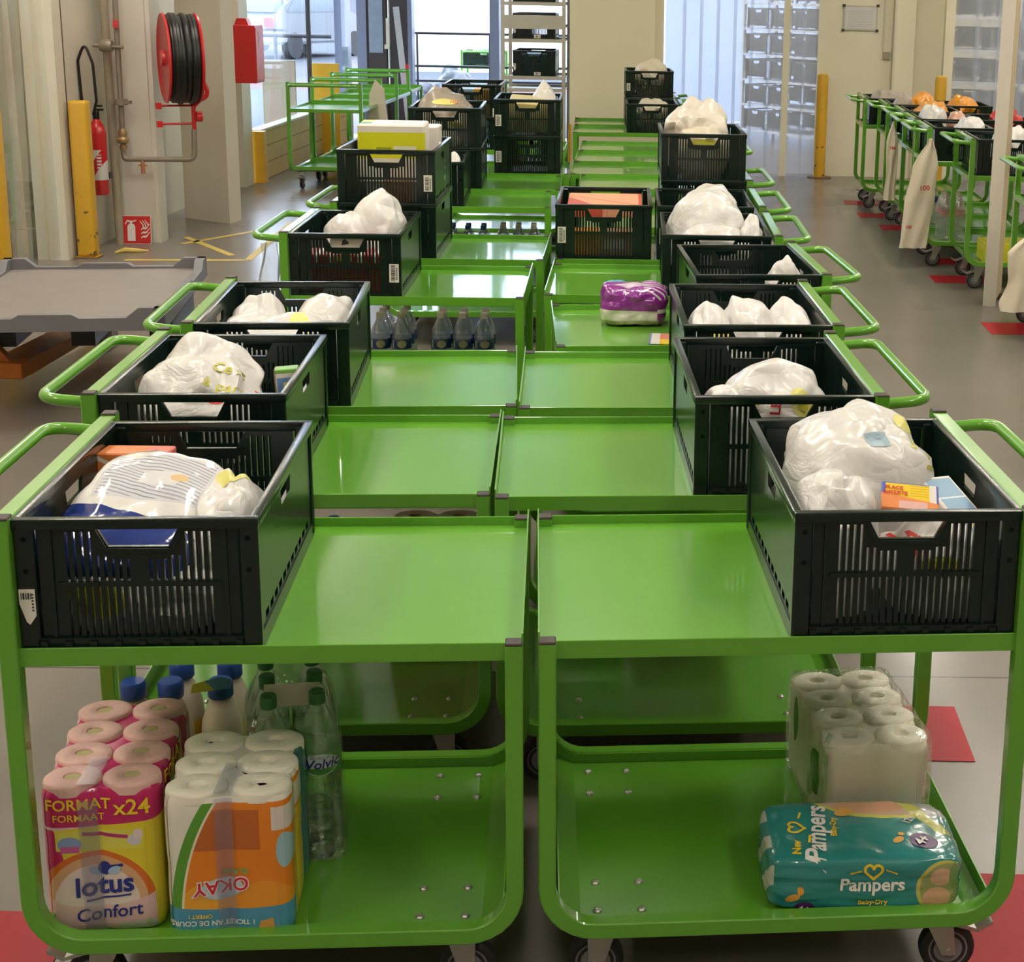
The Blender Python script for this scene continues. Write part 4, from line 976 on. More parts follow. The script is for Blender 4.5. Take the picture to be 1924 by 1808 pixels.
# teal nappy pack
def teal(x, y, z, nt):
    top = z > .098; fr = y < -.090
    return [(top & ell(x, y, .06, .165, .165, .135), (0.62, 0.58, 0.10)), (top & ell(x, y, .06, .170, .158, .130), (0.58, 0.42, 0.30)), (top & ell(x, y, .03, .075, .07, .026), (0.66, 0.36, 0.22)), (top & ell(x, y, .11, .085, .03, .020), (0.60, 0.34, 0.22)),
            (top & rect(x + y * .55, y, .135, .165, -.02, .12), (0.55, 0.55, 0.10)), (top & rect(x + y * .55, y, .165, .22, .045, .12), (0.35, 0.36, 0.36)),
            (fr & ell(x, z, .140, .050, .050, .052), (0.55, 0.50, 0.12)), (fr & ell(x, z, .143, .050, .046, .047), (0.30, 0.32, 0.12)), (fr & ell(x, z, .128, .030, .026, .022), (0.64, 0.36, 0.22)), (fr & ell(x, z, .135, .072, .020, .017), (0.64, 0.38, 0.25)),
            (fr & ell(x, z, .160, .070, .010, .026), (0.20, 0.30, 0.10)), ((x < -.165), (0.55, 0.55, 0.50)), ((x < -.165) & ((y + z).mod(.09) < .05), (0.05, 0.24, 0.24))]
t = thing('nappy_pack', 'teal nappy pack lying on the lower deck of the front right cart', 'nappy pack', Vector((.362, 2.598, ZL)), .05)
mb = MB(); b = bmesh.new(); bmesh.ops.create_cube(b, size=1.0); bmesh.ops.subdivide_edges(b, edges=list(b.edges), cuts=26, use_grid_fill=True)
for v in b.verts:
    x, y, z = v.co; k = 7; l = (abs(2 * x) ** k + abs(2 * y) ** k + abs(2 * z) ** k) ** (1 / k); l = max(l, 1e-6); m_ = max(abs(2 * x), abs(2 * y), abs(2 * z))
    p = v.co * (m_ / l)
    w = .004 * noise.noise(Vector((x * 5, y * 5, z * 9))) + .003 * abs(noise.noise(Vector((x * 13, y * 9, z * 16))))
    v.co = Vector((p.x * .355 + w, p.y * .215 + w, (p.z + .5) * .112 + (w if z > -.4 else 0)))
mb.bm.free(); mb.bm = b
fo = mb.build('wrapper', mat('teal_film', (0.025, 0.235, 0.235), rough=.22, coat=.5, noise_amt=.06, bump=.2, bump_scale=30, layers=teal), t, smooth=55)
bt = bvh_of(fo)
letters(fo, (0, 0, .112), (1, 0, 0), (0, 1, 0), [('Pampers', .052, -.080, -.018, PI / 2 - .12, .0014, .1)], LWH)
letters(fo, (0, 0, .112), (1, 0, 0), (0, 1, 0), [('New', .022, -.122, -.068, PI / 2 - .1, .0008), ('Baby-Dry', .016, -.046, .000, PI / 2 - .1, .0004)], YEL)
letters(fo, (0, -.1, 0), U, V, [('Pampers', .034, .010, .060, 0, .0009, .05)], LWH)
letters(fo, (0, -.1, 0), U, V, [('Baby-Dry', .014, .012, .026, 0, .0003)], YEL)
def stroke(pts, w):
    """thin line along points, as little quads"""
    o = []
    for a, b in zip(pts, pts[1:]):
        a, b = Vector(a), Vector(b); d = (b - a).normalized(); n = Vector((-d.y, d.x)) * w / 2; a, b = a - d * w * .3, b + d * w * .3
        o.append(poly_bm([tuple(a - n), tuple(b - n), tuple(b + n), tuple(a + n)]))
    return o
def heart(cx, cy, s, rot=0):
    p = []; ca, sa = math.cos(rot), math.sin(rot)
    for i in range(3, 26):
        t = 2 * PI * i / 28; x, y = s * .06 * 16 * math.sin(t) ** 3 * .55, s * .06 * (13 * math.cos(t) - 5 * math.cos(2 * t) - 2 * math.cos(3 * t) - math.cos(4 * t)) * .55
        p.append((cx + x * ca - y * sa, cy + x * sa + y * ca))
    p = p[13:] + p[:0]; q = []
    for i in range(29):
        t = PI + .35 + (2 * PI - .7) * i / 28; x, y = s * .033 * 16 * math.sin(t) ** 3, s * .033 * (13 * math.cos(t) - 5 * math.cos(2 * t) - 2 * math.cos(3 * t) - math.cos(4 * t))
        q.append((cx + x * ca - y * sa, cy + x * sa + y * ca))
    return stroke(q, s * .16)
decal('printed_heart', heart(.012, .086, .030) + [poly_bm([(-.03, .080), (-.010, .086), (-.010, .089), (-.03, .084)]), poly_bm([(.034, .088), (.055, .080), (.055, .083), (.034, .091)])], YEL, fo, bt, (0, -.1, 0), U, V)
decal('printed_heart', heart(-.116, .0, .034, PI / 2 - .1) + [poly_bm([(-.100, -.05), (-.095, -.025), (-.090, -.025), (-.095, -.05)]), poly_bm([(-.110, .03), (-.104, .05), (-.100, .05), (-.106, .03)])], YEL, fo, bt, (0, 0, .112), (1, 0, 0), (0, 1, 0))
PURP = mat('violet_print', (0.085, 0.02, 0.13), rough=.35, noise_amt=.05)
decal('printed_badge', [poly_bm(ellpts(.112, -.050, .026, .026)), poly_bm(ellpts(.112, -.050, .026, .026))][:1], PURP, fo, bt, (0, 0, .112), (1, 0, 0), (0, 1, 0))
letters(fo, (0, 0, .112), (1, 0, 0), (0, 1, 0), [('4+', .030, .110, -.050, .9, .0008)], LWH, off=.003)
decal('printed_badge', [poly_bm(ellpts(-.110, .010, .020, .016))], PURP, fo, bt, (0, -.1, 0), U, V)
letters(fo, (0, -.1, 0), U, V, [('4+', .022, -.110, .010, 0, .0006)], LWH, off=.003)
decal('printed_patch', [poly_bm(ellpts(-.020, .052, .020, .012, rot=.6)), poly_bm(ellpts(.066, -.048, .012, .008, rot=.7)), poly_bm(ellpts(.074, -.030, .006, .006))], mat('orange_print', (0.72, 0.38, 0.08), rough=.4, noise_amt=.1), fo, bt, (0, 0, .112), (1, 0, 0), (0, 1, 0))
decal('printed_patch', [poly_bm(ellpts(-.132, .034, .014, .007, rot=.4)), poly_bm(ellpts(-.118, .048, .006, .008))], mat('orange_print_front', (0.72, 0.34, 0.06), rough=.4, noise_amt=.1), fo, bt, (0, -.1, 0), U, V)
letters(fo, (0, 0, .112), (1, 0, 0), (0, 1, 0), [('12h', .022, .098, .02, 1.0, .0004)], LWH, off=.003)

# bottles
PET = clear_mat('clear_bottle_plastic', (0.955, 0.985, 0.975), gloss=.10, rough=.06, bump=.25, bump_scale=30)
PETL = clear_mat('water_bottle_plastic', (0.97, 0.985, 0.99), gloss=.12, milky=.10, milk=(.75, .80, .85), rough=.07, bump=.25, bump_scale=30)
def bottle_prof(r, h):
    p = [(.3 * r, .003), (.8 * r, 0), (.97 * r, .008), (r, .02)]
    z = .03
    while z < h * .44: p += [(r * .955, z), (r, z + .009)]; z += .018
    p += [(r * .98, h * .46), (r * .98, h * .62), (r, h * .64), (r * .96, h * .70), (r * .80, h * .79), (r * .52, h * .87), (.0155, h * .915), (.0145, h * .935)]
    return p
def make_bottle(parent, x, y, capm, labelm, r=.042, h=.315, z=0.0, pet=None, band=(.535, .665)):
    b = MB().lathe([(q, zz + z) for q, zz in bottle_prof(r, h)], 20, (x, y, 0)).build('bottle', pet or PET, parent, smooth=60)
    MB().lathe([(.0148, h * .925 + z), (.0155, h * .93 + z), (.0155, h - .002 + z), (.013, h + z)], 14, (x, y, 0)).build('cap', capm, b)
    l = MB().lathe([(r * .985, h * band[0] + z), (r * .99, h * band[0] + .001 + z), (r * .99, h * band[1] - .001 + z), (r * .985, h * band[1] + z)], 24, (x, y, 0)).build('label', labelm, b)
    return b, l
def dup_part(src, parent, dx, dy):
    o = src.copy(); COL.objects.link(o); o.parent = parent; o.location = (dx, dy, 0)
    for ch in src.children: c2 = ch.copy(); COL.objects.link(c2); c2.parent = o
    return o
def bottle_pack(label, loc, rz, nx, ny, capm, labelm, pitch=.086, film=True, h=.315, group=None):
    t = thing('water_bottle_pack', label, 'bottle pack', loc, rz, group)
    x0, y0 = -(nx - 1) / 2 * pitch, -(ny - 1) / 2 * pitch
    b, l = make_bottle(t, 0, 0, capm, labelm, h=h, pet=None if capm.name == 'green_cap' else PETL); b.location = (x0, y0, 0)
    for i in range(nx):
        for j in range(ny):
            if i or j: dup_part(b, t, x0 + i * pitch, y0 + j * pitch)
    if film:
        hx, hy = nx * pitch / 2 + .001, ny * pitch / 2 + .001
        MB().rings([[Vector((x * s, y * s, z)) for x, y in wavy(hx, hy, nx, ny, .03, .012)] for s, z in ((1, .002), (1.005, .10), (1.0, .20), (.97, .245), (.80, .285))]).build('shrink_film', FILM, t, smooth=60)
    return t
def volvic(x, y, z, nt): return [(z < .19, (0.05, 0.30, 0.10)), ((z > .17) & (z < .22) & (y < 0) & ell(x, z, .0, .197, .034, .022), (0.62, 0.72, 0.72)), ((z < .19) & (y < 0) & ell(x, z, .0, .197, .032, .020), (0.08, 0.30, 0.05))]
VL = mat('green_water_label', (0.16, 0.42, 0.12), rough=.35, noise_amt=.08, layers=volvic)
GCAP = mat('green_cap', (0.05, 0.20, 0.07), rough=.4, noise_amt=.05); WCAP = mat('pale_cap', (0.62, 0.52, 0.45), rough=.4, noise_amt=.05); BCAP = mat('blue_cap', (0.02, 0.07, 0.32), rough=.35, noise_amt=.05)
t = bottle_pack('clear water bottles with green labels, back of the front left cart', Vector((-.715, 2.745, ZL)), .28, 2, 3, GCAP, VL, pitch=.088, film=True, h=.33)
front_b = min((c for c in t.children if c.name.startswith('bottle')), key=lambda c: c.location.y - c.location.x * .5)
lab = [c for c in front_b.children if c.name.startswith('label')][0]
letters(lab, (.004, -.05, .199), (1, .10, 0), V, [('Volvic', .026, 0, 0, .05, .0005, .25)], NAVY)
hb = MB().prism([(-.055, .29), (.050, .285), (.052, .33), (-.050, .335)], -.055, -.053).build('carry_label', STICKER, t)
# beige bottles with blue caps behind the pink pack
JUG = mat('beige_milk_bottle', (0.52, 0.46, 0.36), rough=.35, noise_amt=.06, layers=lambda x, y, z, nt: [((z > .04) & (z < .09), (0.65, 0.42, 0.04))])
t = thing('milk_bottle_pack', 'beige bottles with blue caps standing behind the pink pack', 'bottle pack', Vector((-.915, 2.955, ZL)), .08)
for i, (x, y) in enumerate(((.0, -.0), (.0, .095), (-.10, .0), (-.10, .095), (-.175, .0))):
    if i < 3: pass
    b = MB().lathe([(.038, 0), (.043, .01), (.043, .09), (.040, .125), (.026, .165), (.019, .175), (.019, .19)], 20, (x, y, 0)).build('bottle', JUG, t)
    MB().lathe([(.024, .178), (.026, .181), (.026, .208), (.022, .214)], 18, (x, y, 0)).build('cap', BCAP, b)
MB().prism([(-.05, .205), (.03, .215), (.03, .235), (.01, .24), (-.045, .225)], -.045, -.043).build('wrap_flap', mat('blue_yellow_flap', (0.08, 0.25, 0.42), rough=.25, noise_amt=.1, layers=lambda x, y, z, nt: [((x + z) < .21, (0.35, 0.36, 0.05)), (rect(x, z, -.02, .02, .31, .325), (0.3, 0.5, 0.2))]), t)
BL = mat('blue_water_label', (0.012, 0.05, 0.24), rough=.35, noise_amt=.06, layers=lambda x, y, z, nt: [(ell(x, z, .006, .190, .018, .017), (0.62, 0.50, 0.46)), (rect(x, z, -.034, -.028, .172, .206), (0.6, 0.55, 0.5))])
DL = mat('dark_blue_label', (0.010, 0.035, 0.20), rough=.35, noise_amt=.06, layers=lambda x, y, z, nt: [(ell(x, z, .0, .19, .014, .012), (0.45, 0.36, 0.34))])
L5 = CARTS['L5']
bottle_pack('two-wide water bottle pack with blue labels, left one under the fourth left cart', L5.at(.625, .165, ZL), L5.w, 2, 3, WCAP, BL, film=False)
bottle_pack('three-wide water bottle pack with blue labels, right one under the fourth left cart', L5.at(.335, .135, ZL), L5.w, 3, 2, WCAP, BL, pitch=.088, film=False)
L7 = CARTS['L7']
bottle_pack('water bottle pack with dark blue caps low under the deck behind the stack', L7.at(.52, .30, ZL), L7.w, 3, 2, BCAP, DL)
bottle_pack('water bottle pack with blue band labels low under the deck, beside the dark-capped pack', L7.at(.24, .34, ZL), L7.w, 3, 2, WCAP, BL)
L2 = CARTS['L2']
bottle_pack('water bottles with dark tops in the gap behind the front left deck', L2.at(.50, .50, ZL), L2.w, 3, 2, BCAP, DL)
L2t, _ = roll_pack('toilet_roll_pack', 'pink roll pack in the gap behind the front left deck', L2.at(.16, .49, ZL), L2.w, 2, 3, .11, .085, .30, mat('pink_plain_film', (0.66, 0.36, 0.30), rough=.3, noise_amt=.08), mat('brown_pink_paper', (0.60, 0.36, 0.30), rough=.6, noise_amt=.1), GREYCORE)
R2 = CARTS['R2']
paper_box('white_pack', 'grey-white pack in the gap behind the front right deck', R2.at(.47, .55, ZL), 0, 0, R2.w, (.30, .16, .285), mat('grey_white_pack', (0.56, 0.52, 0.46), rough=.3, noise_amt=.1, bump=.3, layers=lambda x, y, z, nt: [((x - .04).abs() < .003, (0.35, 0.12, 0.06))]), 'pack')

# ------------------------------------------------------------------ left side: posts, fire point, pallet
def post(name, label, x, y, w, h, cat='bollard'):
    b = MB(); b.bbox(-w / 2, w / 2, -w * .42, w * .42, .012, h, .022, 3); b.box(-w * .62, w * .62, -w * .5, w * .5, 0, .012)
    return tag(b.build(name, SCUFF, loc=(x, y, 0)), label, cat)
def scuffs(x, y, z, nt):
    n = nt.nodes.new('ShaderNodeTexNoise'); n.inputs['Scale'].default_value = 16; n.inputs['Detail'].default_value = 6
    tc = nt.nodes.new('ShaderNodeTexCoord'); nt.links.new(tc.outputs['Object'], n.inputs['Vector']); v = S(nt, n.outputs['Fac'])
    return [((v > .60) & rect(z, x, .02, .17, -1, 1), (0.10, 0.07, 0.03)), ((v > .60) & rect(z, x, .25, .31, -1, 1), (0.10, 0.07, 0.03)), ((v > .66) & rect(z, x, .40, .70, -1, 1), (0.25, 0.14, 0.03)), (z < .012, (0.16, 0.08, 0.04))]
SCUFF = mat('scuffed_yellow_paint', (0.62, 0.35, 0.02), rough=.38, noise_amt=.08, noise_scale=9, layers=scuffs)
post('guard_post', 'scuffed yellow guard post in front of the fire extinguisher', -3.815, 10.02, .118, 1.015)
post('guard_post', 'yellow guard post at the left edge beside the strip curtain', -3.90, 8.86, .13, 1.05)
b = MB(); b.lathe([(.055, .01), (.055, .97), (.048, 1.0), (.03, 1.01)], 20); b.lathe([(.12, 0), (.12, .01)], 20)
o = tag(b.build('bollard', SCUFF, loc=(1.422, 15.36, 0)), 'tall round yellow bollard at the end of the strip curtain', 'bollard')
o = tag(copy_tree(o, (2.47, 14.75, 0.03)), 'round yellow bollard behind the loaded carts on the right', 'bollard')
# strip curtains
PVC = clear_mat('clear_strip_plastic', (0.90, 0.94, 1.0), gloss=.05, milky=.42, milk=(.66, .70, .82), rough=.16, bump=.25, bump_scale=5)
PVCL = clear_mat('yellowed_strip_plastic', (0.95, 0.94, 0.88), gloss=.05, milky=.34, milk=(.72, .70, .60), rough=.2, bump=.25, bump_scale=5)
def strips(label, p0, p1, n, ztop, m, amp=.02, z0=.02, seed=1):
    t = thing('strip_curtain', label, 'strip curtain', ((p0[0] + p1[0]) / 2, (p0[1] + p1[1]) / 2, 0))
    rnd = random.Random(seed); c = Vector(((p0[0] + p1[0]) / 2, (p0[1] + p1[1]) / 2, 0)); P0, P1 = Vector((*p0, 0)) - c, Vector((*p1, 0)) - c
    d = (P1 - P0); L = d.length; d.normalize(); nr = Vector((-d.y, d.x, 0)); wd = L / n
    for i in range(n):
        a = P0 + d * (i * wd - wd * .10); s = MB(); ph = rnd.random() * 6; bow = rnd.uniform(-.03, .03); of = .012 if i % 2 else 0.0; rows = []
        for k in range(15):
            z = z0 + (ztop - z0) * k / 14; row = []
            for q in range(7):
                f = q / 6; dd = of + amp * math.sin(f * PI) * (.6 + .4 * math.sin(z * 1.3 + ph)) + bow * (1 - k / 14) ** 2
                row.append(a + d * (f * wd * 1.2) + nr * dd + Vector((0, 0, z)))
            rows.append([s.bm.verts.new(p) for p in row])
        for r0, r1 in zip(rows, rows[1:]):
            for q in range(6): s.face([r0[q], r0[q + 1], r1[q + 1], r1[q]])
        s.build('plastic_strip', m, t, smooth=80)
    MB().box(-.01, .01, -.01, .01, 0, .06, Matrix.Translation(P0 + Vector((0, 0, ztop)))).prism([(P0.x, P0.y), (P1.x, P1.y), (P1.x + nr.x * .04, P1.y + nr.y * .04), (P0.x + nr.x * .04, P0.y + nr.y * .04)], ztop - .02, ztop + .05, axis='z').build('hanging_rail', STEEL, t)
    return t
strips('clear strip curtain in the opening left of the scuffed yellow post', (-3.97, 9.95), (-3.95, 8.35), 8, 2.7, PVCL, seed=3)
strips('bluish clear strip curtain right of the cream column, daylight behind', (-.10, 15.46), (1.05, 15.46), 7, 2.75, PVC, seed=5)
strips('narrow clear strip curtain next to the tall yellow bollard', (1.09, 15.47), (1.38, 15.47), 2, 2.75, PVC, seed=8)
strips('clear strip curtain at the right edge in front of storage racks', (2.66, 15.25), (5.2, 15.05), 12, 2.75, PVC, seed=9)

# wall-mounted extinguisher
t = thing('fire_extinguisher', 'red fire extinguisher on the wall behind the scuffed yellow post', 'fire extinguisher', (-3.835, 10.36, .37))
def ext_l(x, y, z, nt): return [(rect(x, z, -.1, .1, .10, .30), (0.62, 0.60, 0.58)), (((z - .20 - x * 1.4).abs() < .05) & (z > .10) & (z < .30), (0.50, 0.015, 0.02)), ((((x - .02).abs() < .014) & (z.mod(.022) < .013) & (z > .14) & (z < .27)), (0.62, 0.60, 0.58))]
MB().lathe([(.05, 0), (.056, .01), (.057, .40), (.050, .45), (.025, .49), (.02, .50)], 22).build('cylinder', mat('red_extinguisher', (0.50, 0.015, 0.02), rough=.25, coat=.4, noise_amt=.03, layers=ext_l), t)
MB().lathe([(.022, .50), (.022, .55), (.012, .56)], 12).box(-.008, .05, -.008, .008, .555, .568).box(-.008, .045, -.008, .008, .58, .592).build('valve_head', BLACKR, t)
MB().tube(bend([(-.01, -.02, .53), (.02, -.03, .62), (.012, -.03, .86), (-.035, -.03, 1.00), (-.085, -.03, .88), (-.075, -.03, .60), (-.065, -.03, .30)], .05), .0095, 8).build('hose', BLACKR, t)
MB().box(-.075, .05, .05, .10, .1, .14).build('wall_bracket', DARK, t)
# pipework and hose reel
t = thing('fire_hose_reel', 'red fire hose reel wound with black hose, on the white pillar', 'hose reel', (-3.30, 10.50, 1.27), .45)
RX = Matrix.Rotation(PI / 2, 4, 'Y')
MB().lathe([(.03, -.105), (.27, -.100), (.292, -.112), (.296, -.100), (.285, -.094), (.03, -.094)], 40, M=RX).lathe([(.05, -.125), (.055, -.10)], 16, M=RX).build('side_disc', REDP, t)
MB().lathe([(.03, .094), (.285, .094), (.296, .100), (.292, .112), (.27, .100), (.03, .105)], 40, M=RX).build('side_disc', REDP, t)
hb = MB()
for k in range(5):
    x = -.075 + k * .0375
    hb.tube([(x, (.255 + .018 * math.sin(k * 2.1)) * math.cos(a * PI / 20), (.262 + .012 * math.sin(k * 1.7)) * math.sin(a * PI / 20)) for a in range(40)], .0225, 10, closed=True)
for k in range(4):
    x = -.056 + k * .0375
    hb.tube([(x, .272 * math.cos(a * PI / 20), .276 * math.sin(a * PI / 20) - (.01 if k % 2 else 0)) for a in range(40)], .021, 10, closed=True)
hb.build('hose', BLACKR, t)
MB().tube(bend([(-.01, .02, .0), (.13, .02, 0), (.14, .02, -.15), (.165, .0, -.215), (.155, 0, -.255), (.10, -.01, -.285), (.065, -.01, -.32), (.065, -.01, -.47)], .04), .0145, 10).build('feed_pipe', REDP, t)
MB().lathe([(.035, -.02), (.035, .02)], 14, M=Matrix.Translation((.10, -.01, -.385)) @ RX).build('valve_wheel', REDP, t)
br = MB()
for z in (-.312, -.432):
    br.tube([(-.15, .0, z), (.07, 0, z)], .007, 8); br.box(-.175, -.14, -.025, .025, z - .02, z + .02)
br.build('wall_bracket', REDP, t)
MB().box(-.02, .02, .05, .14, -.05, .05).build('pillar_mount', REDP, t)
t = thing('water_pipe', 'old grey pipe running down the pillar and across to the hose reel', 'pipe', (0, 0, 0))
MB().tube(bend([(-3.70, 10.48, 2.6), (-3.71, 10.48, .62), (-3.70, 10.48, .595), (-3.24, 10.50, .60), (-3.238, 10.515, .80)], .045), .0185, 12).build('pipe_run', IRON, t)
MB().lathe([(.03, 0), (.042, .012), (.042, .03), (.028, .045), (.032, .07), (.022, .10)], 14, (-3.709, 10.48, .70)).lathe([(.026, 0), (.026, .03)], 12, (-3.708, 10.48, .66)).build('valve_body', mat('brass_valve', (0.36, 0.25, 0.12), rough=.4, metal=.5, noise_amt=.2), t)
MB().box(-3.78, -3.64, 10.455, 10.50, .965, .985).lathe([(.045, .955), (.045, .995)], 14, (-3.708, 10.48, 0)).build('pipe_flange', IRON, t)
MB().tube([(-3.86, 10.45, 1.345), (-3.66, 10.45, 1.335)], .012, 8).lathe([(.035, -.04), (.045, -.02), (.045, .02), (.035, .04)], 14, M=Matrix.Translation((-3.77, 10.45, 1.343)) @ RX).build('cross_valve', IRON, t)
MB().lathe([(.014, 0), (.014, .09)], 10, (-3.585, 10.48, .50)).box(-3.615, -3.555, 10.475, 10.485, .55, .56).build('drain_tap', mat('rusty_tap', (0.40, 0.16, 0.08), rough=.5, noise_amt=.2), t)
MB().tube([(-3.80, 10.56, 0.0), (-3.815, 10.56, 2.5)], .028, 12).build('down_pipe', mat('brown_grey_pipe', (0.32, 0.27, 0.20), rough=.5, noise_amt=.2), t)
MB().box(-3.715, -3.685, 10.44, 10.475, 1.46, 1.51).build('red_tag', REDP, t)
# fire sign leaning on the pillar
t = thing('fire_sign', 'red and white extinguisher sign leaning at the foot of the pillar', 'sign', (-3.69, 10.575, .002))
t.rotation_euler = (-.12, 0, .08)
MB().box(-.098, .098, -.003, .003, 0, .196).build('sign_plate', mat('sign_white', (0.72, 0.66, 0.62), rough=.4, noise_amt=.03), t)
MB().box(-.094, .094, -.0042, -.003, .004, .192).build('red_field', mat('sign_red', (0.58, 0.02, 0.02), rough=.4, noise_amt=.05), t)
pic = MB(); pic.prism([(-.060, .022), (-.008, .022), (-.008, .120), (-.016, .136), (-.028, .140), (-.028, .150), (.0, .158), (.0, .166), (-.034, .160), (-.062, .166), (-.078, .138), (-.072, .134), (-.060, .154), (-.042, .150), (-.042, .140), (-.052, .136), (-.060, .120)], -.0056, -.0042)
for k in range(3):
    z = .10 + k * .028 - .06
    fl = [(.030 + .060 * q / 8, z + .035 * (q / 8) ** 2 + .006 * math.sin(q)) for q in range(9)]
    pic.prism(fl + [(x, zz + .014 * math.sin((i + 1) / 10 * PI)) for i, (x, zz) in reversed(list(enumerate(fl)))], -.0056, -.0042)
for k in range(3):
    fl = [(.034 + k * .016 + .010 * math.sin(q * .7), .105 + q * .008 + k * .004) for q in range(8)]
    pic.prism(fl + [(x + .008 * math.sin((i + 1) / 9 * PI), zz) for i, (x, zz) in reversed(list(enumerate(fl)))], -.0056, -.0042)
pic.build('pictogram', mat('sign_symbol_white', (0.74, 0.70, 0.68), rough=.4, noise_amt=.02), t)
# red box by the entrance
t = thing('red_wall_box', 'red metal box mounted high beside the entrance window', 'box', (-3.67, 13.33, .945))
MB().bbox(-.14, .15, -.13, .13, 0, .475, .004, 1).prism([(-.04, .475), (.08, .475), (.06, .53), (-.02, .53)], -.05, .05).box(-.16, -.13, .13, .43, .1, .3).build('housing', REDP, t)
MB().bbox(.15, .156, -.12, .12, .02, .455, .002, 1).build('door', mat('lighter_red', (0.60, 0.08, 0.06), rough=.35, noise_amt=.1), t)  # slightly lighter red than the housing
MB().box(.156, .158, -.04, .0, .30, .42).build('door_label', mat('red_white_label', (0.62, 0.35, 0.30), rough=.5, noise_amt=.3, noise_scale=60), t)
# tape on the floor
TAPEY = mat('worn_yellow_tape', (0.62, 0.46, 0.10), rough=.5, noise_amt=.2, noise_scale=20)
def fl(pts, w, z=.002):
    m_ = MB()
    for a, b_ in pts:
        a, b_ = Vector((*a, 0)), Vector((*b_, 0)); d = (b_ - a).normalized(); n = Vector((-d.y, d.x, 0)) * w / 2
        vs = [a + n, a - n, b_ - n, b_ + n]; m_.prism([(v.x, v.y) for v in vs], .0005, z, axis='z')
    return m_
tag(fl([((-3.40, 10.63), (-3.0, 11.35)), ((-3.46, 10.92), (-2.93, 10.20))], .05).build('floor_tape', TAPEY), 'worn yellow tape cross on the floor near the pillar foot', 'floor tape')
tag(fl([((-3.56, 9.95), (-2.78, 10.03)), ((-2.78, 10.03), (-2.90, 11.7))], .05).build('floor_tape', TAPEY), 'worn yellow tape corner line on the floor, beyond the grey pallet', 'floor tape')
o = MB().tube([(-.09, 0, .004), (-.03, .03, .02), (.05, .05, .012), (.10, .10, .004)], [.008, .016, .014, .006], 7).build('tape_scrap', TAPEY, loc=(-3.62, 10.2, 0)); tag(o, 'crumpled scrap of yellow tape lying by the scuffed yellow post', 'tape scrap')
# grey plastic pallet lid over a dark block that stands in for shade, carried by an orange pallet truck
PG = mat('grey_pallet_plastic', (0.22, 0.195, 0.18), rough=.5, noise_amt=.12, noise_scale=7); PGR = mat('grey_pallet_rim', (0.165, 0.16, 0.175), rough=.45, noise_amt=.1)
px, py, pa = -2.60, 6.68, .155
t = thing('plastic_pallet_lid', 'grey plastic pallet with raised notched rims, beside the left carts', 'pallet', (px, py, .40), pa)
MB().box(-.43, .43, -.60, .60, 0, .035).build('deck', PG, t)
rim = MB(); R = [(-.62, -.62), (-.40, 0)]
def notch(L, hi, lo, k): return [(-L, -.008), (-L, hi), (-L + k, hi), (-L + k + .05, lo), (-L * .28, lo), (-L * .22, hi * .72), (L * .22, hi * .72), (L * .28, lo), (L - k - .05, lo), (L - k, hi), (L, hi), (L, -.008)]
for s in (-1, 1): rim.prism(notch(.46, .085, .045, .10), s * .60 - .02, s * .60 + .02, axis='y')
for s in (-1, 1): rim.prism(notch(.62, .085, .045, .10), s * .44 - .02, s * .44 + .02, axis='x')
rim.build('rim', PGR, t)
t = thing('shade_filler', 'dark filler block added as the shade under the grey plastic pallet', 'pallet', (px - .03, py + .30, .205), pa)  # dark block added where only shade lies under the lid
MB().box(-.38, .38, -.36, .30, .10, .14).build('deck', mat('shade_filler_black', (0.022, 0.020, 0.020), rough=.6, noise_amt=.2), t)
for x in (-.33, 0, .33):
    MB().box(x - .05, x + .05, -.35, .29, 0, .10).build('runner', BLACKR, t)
ORG = mat('worn_orange_paint', (0.64, 0.18, 0.025), rough=.45, noise_amt=.25, noise_scale=14)
t = thing('pallet_truck', 'worn orange pallet truck under the grey pallet at the left edge', 'pallet truck', (-2.87, 6.55, 0), -.04)
for x in (-.52, 0.0):
    f = MB().bbox(x - .155 * .5, x + .155 * .5, .02, 1.15, .135, .155, .004, 1).prism([(.02, .085), (.02, .155), (1.15, .155), (1.15, .115)], x + .0725, x + .078, axis='x').prism([(.02, .085), (.02, .155), (1.15, .155), (1.15, .115)], x - .078, x - .0725, axis='x')
    f.build('fork', ORG, t)
    MB().lathe([(.04, -.05), (.041, 0), (.04, .05)], 16, M=Matrix.Translation((x, 1.02, .042)) @ RX).build('fork_roller', HUB, t)
MB().bbox(-.60, .078, -.06, .02, .085, .155, .004, 1).build('cross_beam', ORG, t)
MB().prism([(.06, .10), (-.02, .10), (-.32, .42), (-.26, .46)], -.02, .02).prism([(-.58, .10), (-.50, .10), (-.22, .46), (-.28, .46)], -.02, .02).build('brace', ORG, t)
MB().lathe([(.045, .0), (.045, .24)], 14, (-.27, -.06, .30)).box(-.33, -.21, -.10, .0, .22, .30).build('pump', DARK, t)
MB().tube([(-.27, -.07, .5), (-.27, -.30, 1.15)], .016, 10).tube(bend([(-.27, -.30, 1.15), (-.38, -.33, 1.18), (-.38, -.36, 1.28), (-.16, -.36, 1.28), (-.16, -.33, 1.18), (-.27, -.30, 1.15)], .03), .012, 8).build('drawbar', DARK, t)
for s in (-1, 1): MB().lathe([(.05, -.02), (.085, -.02), (.088, 0), (.085, .02), (.05, .02)], 20, M=Matrix.Translation((-.27 + s * .06, -.08, .088)) @ RX).build('steer_wheel', TYRE, t)
o = MB().bbox(-.07, .07, -.02, .02, 0, .31, .003, 1).build('board_offcut', mat('pale_board', (0.52, 0.44, 0.36), rough=.6, noise_amt=.08), loc=(-2.13, 7.0, .006)); o.rotation_euler = (-.1, .06, .25)
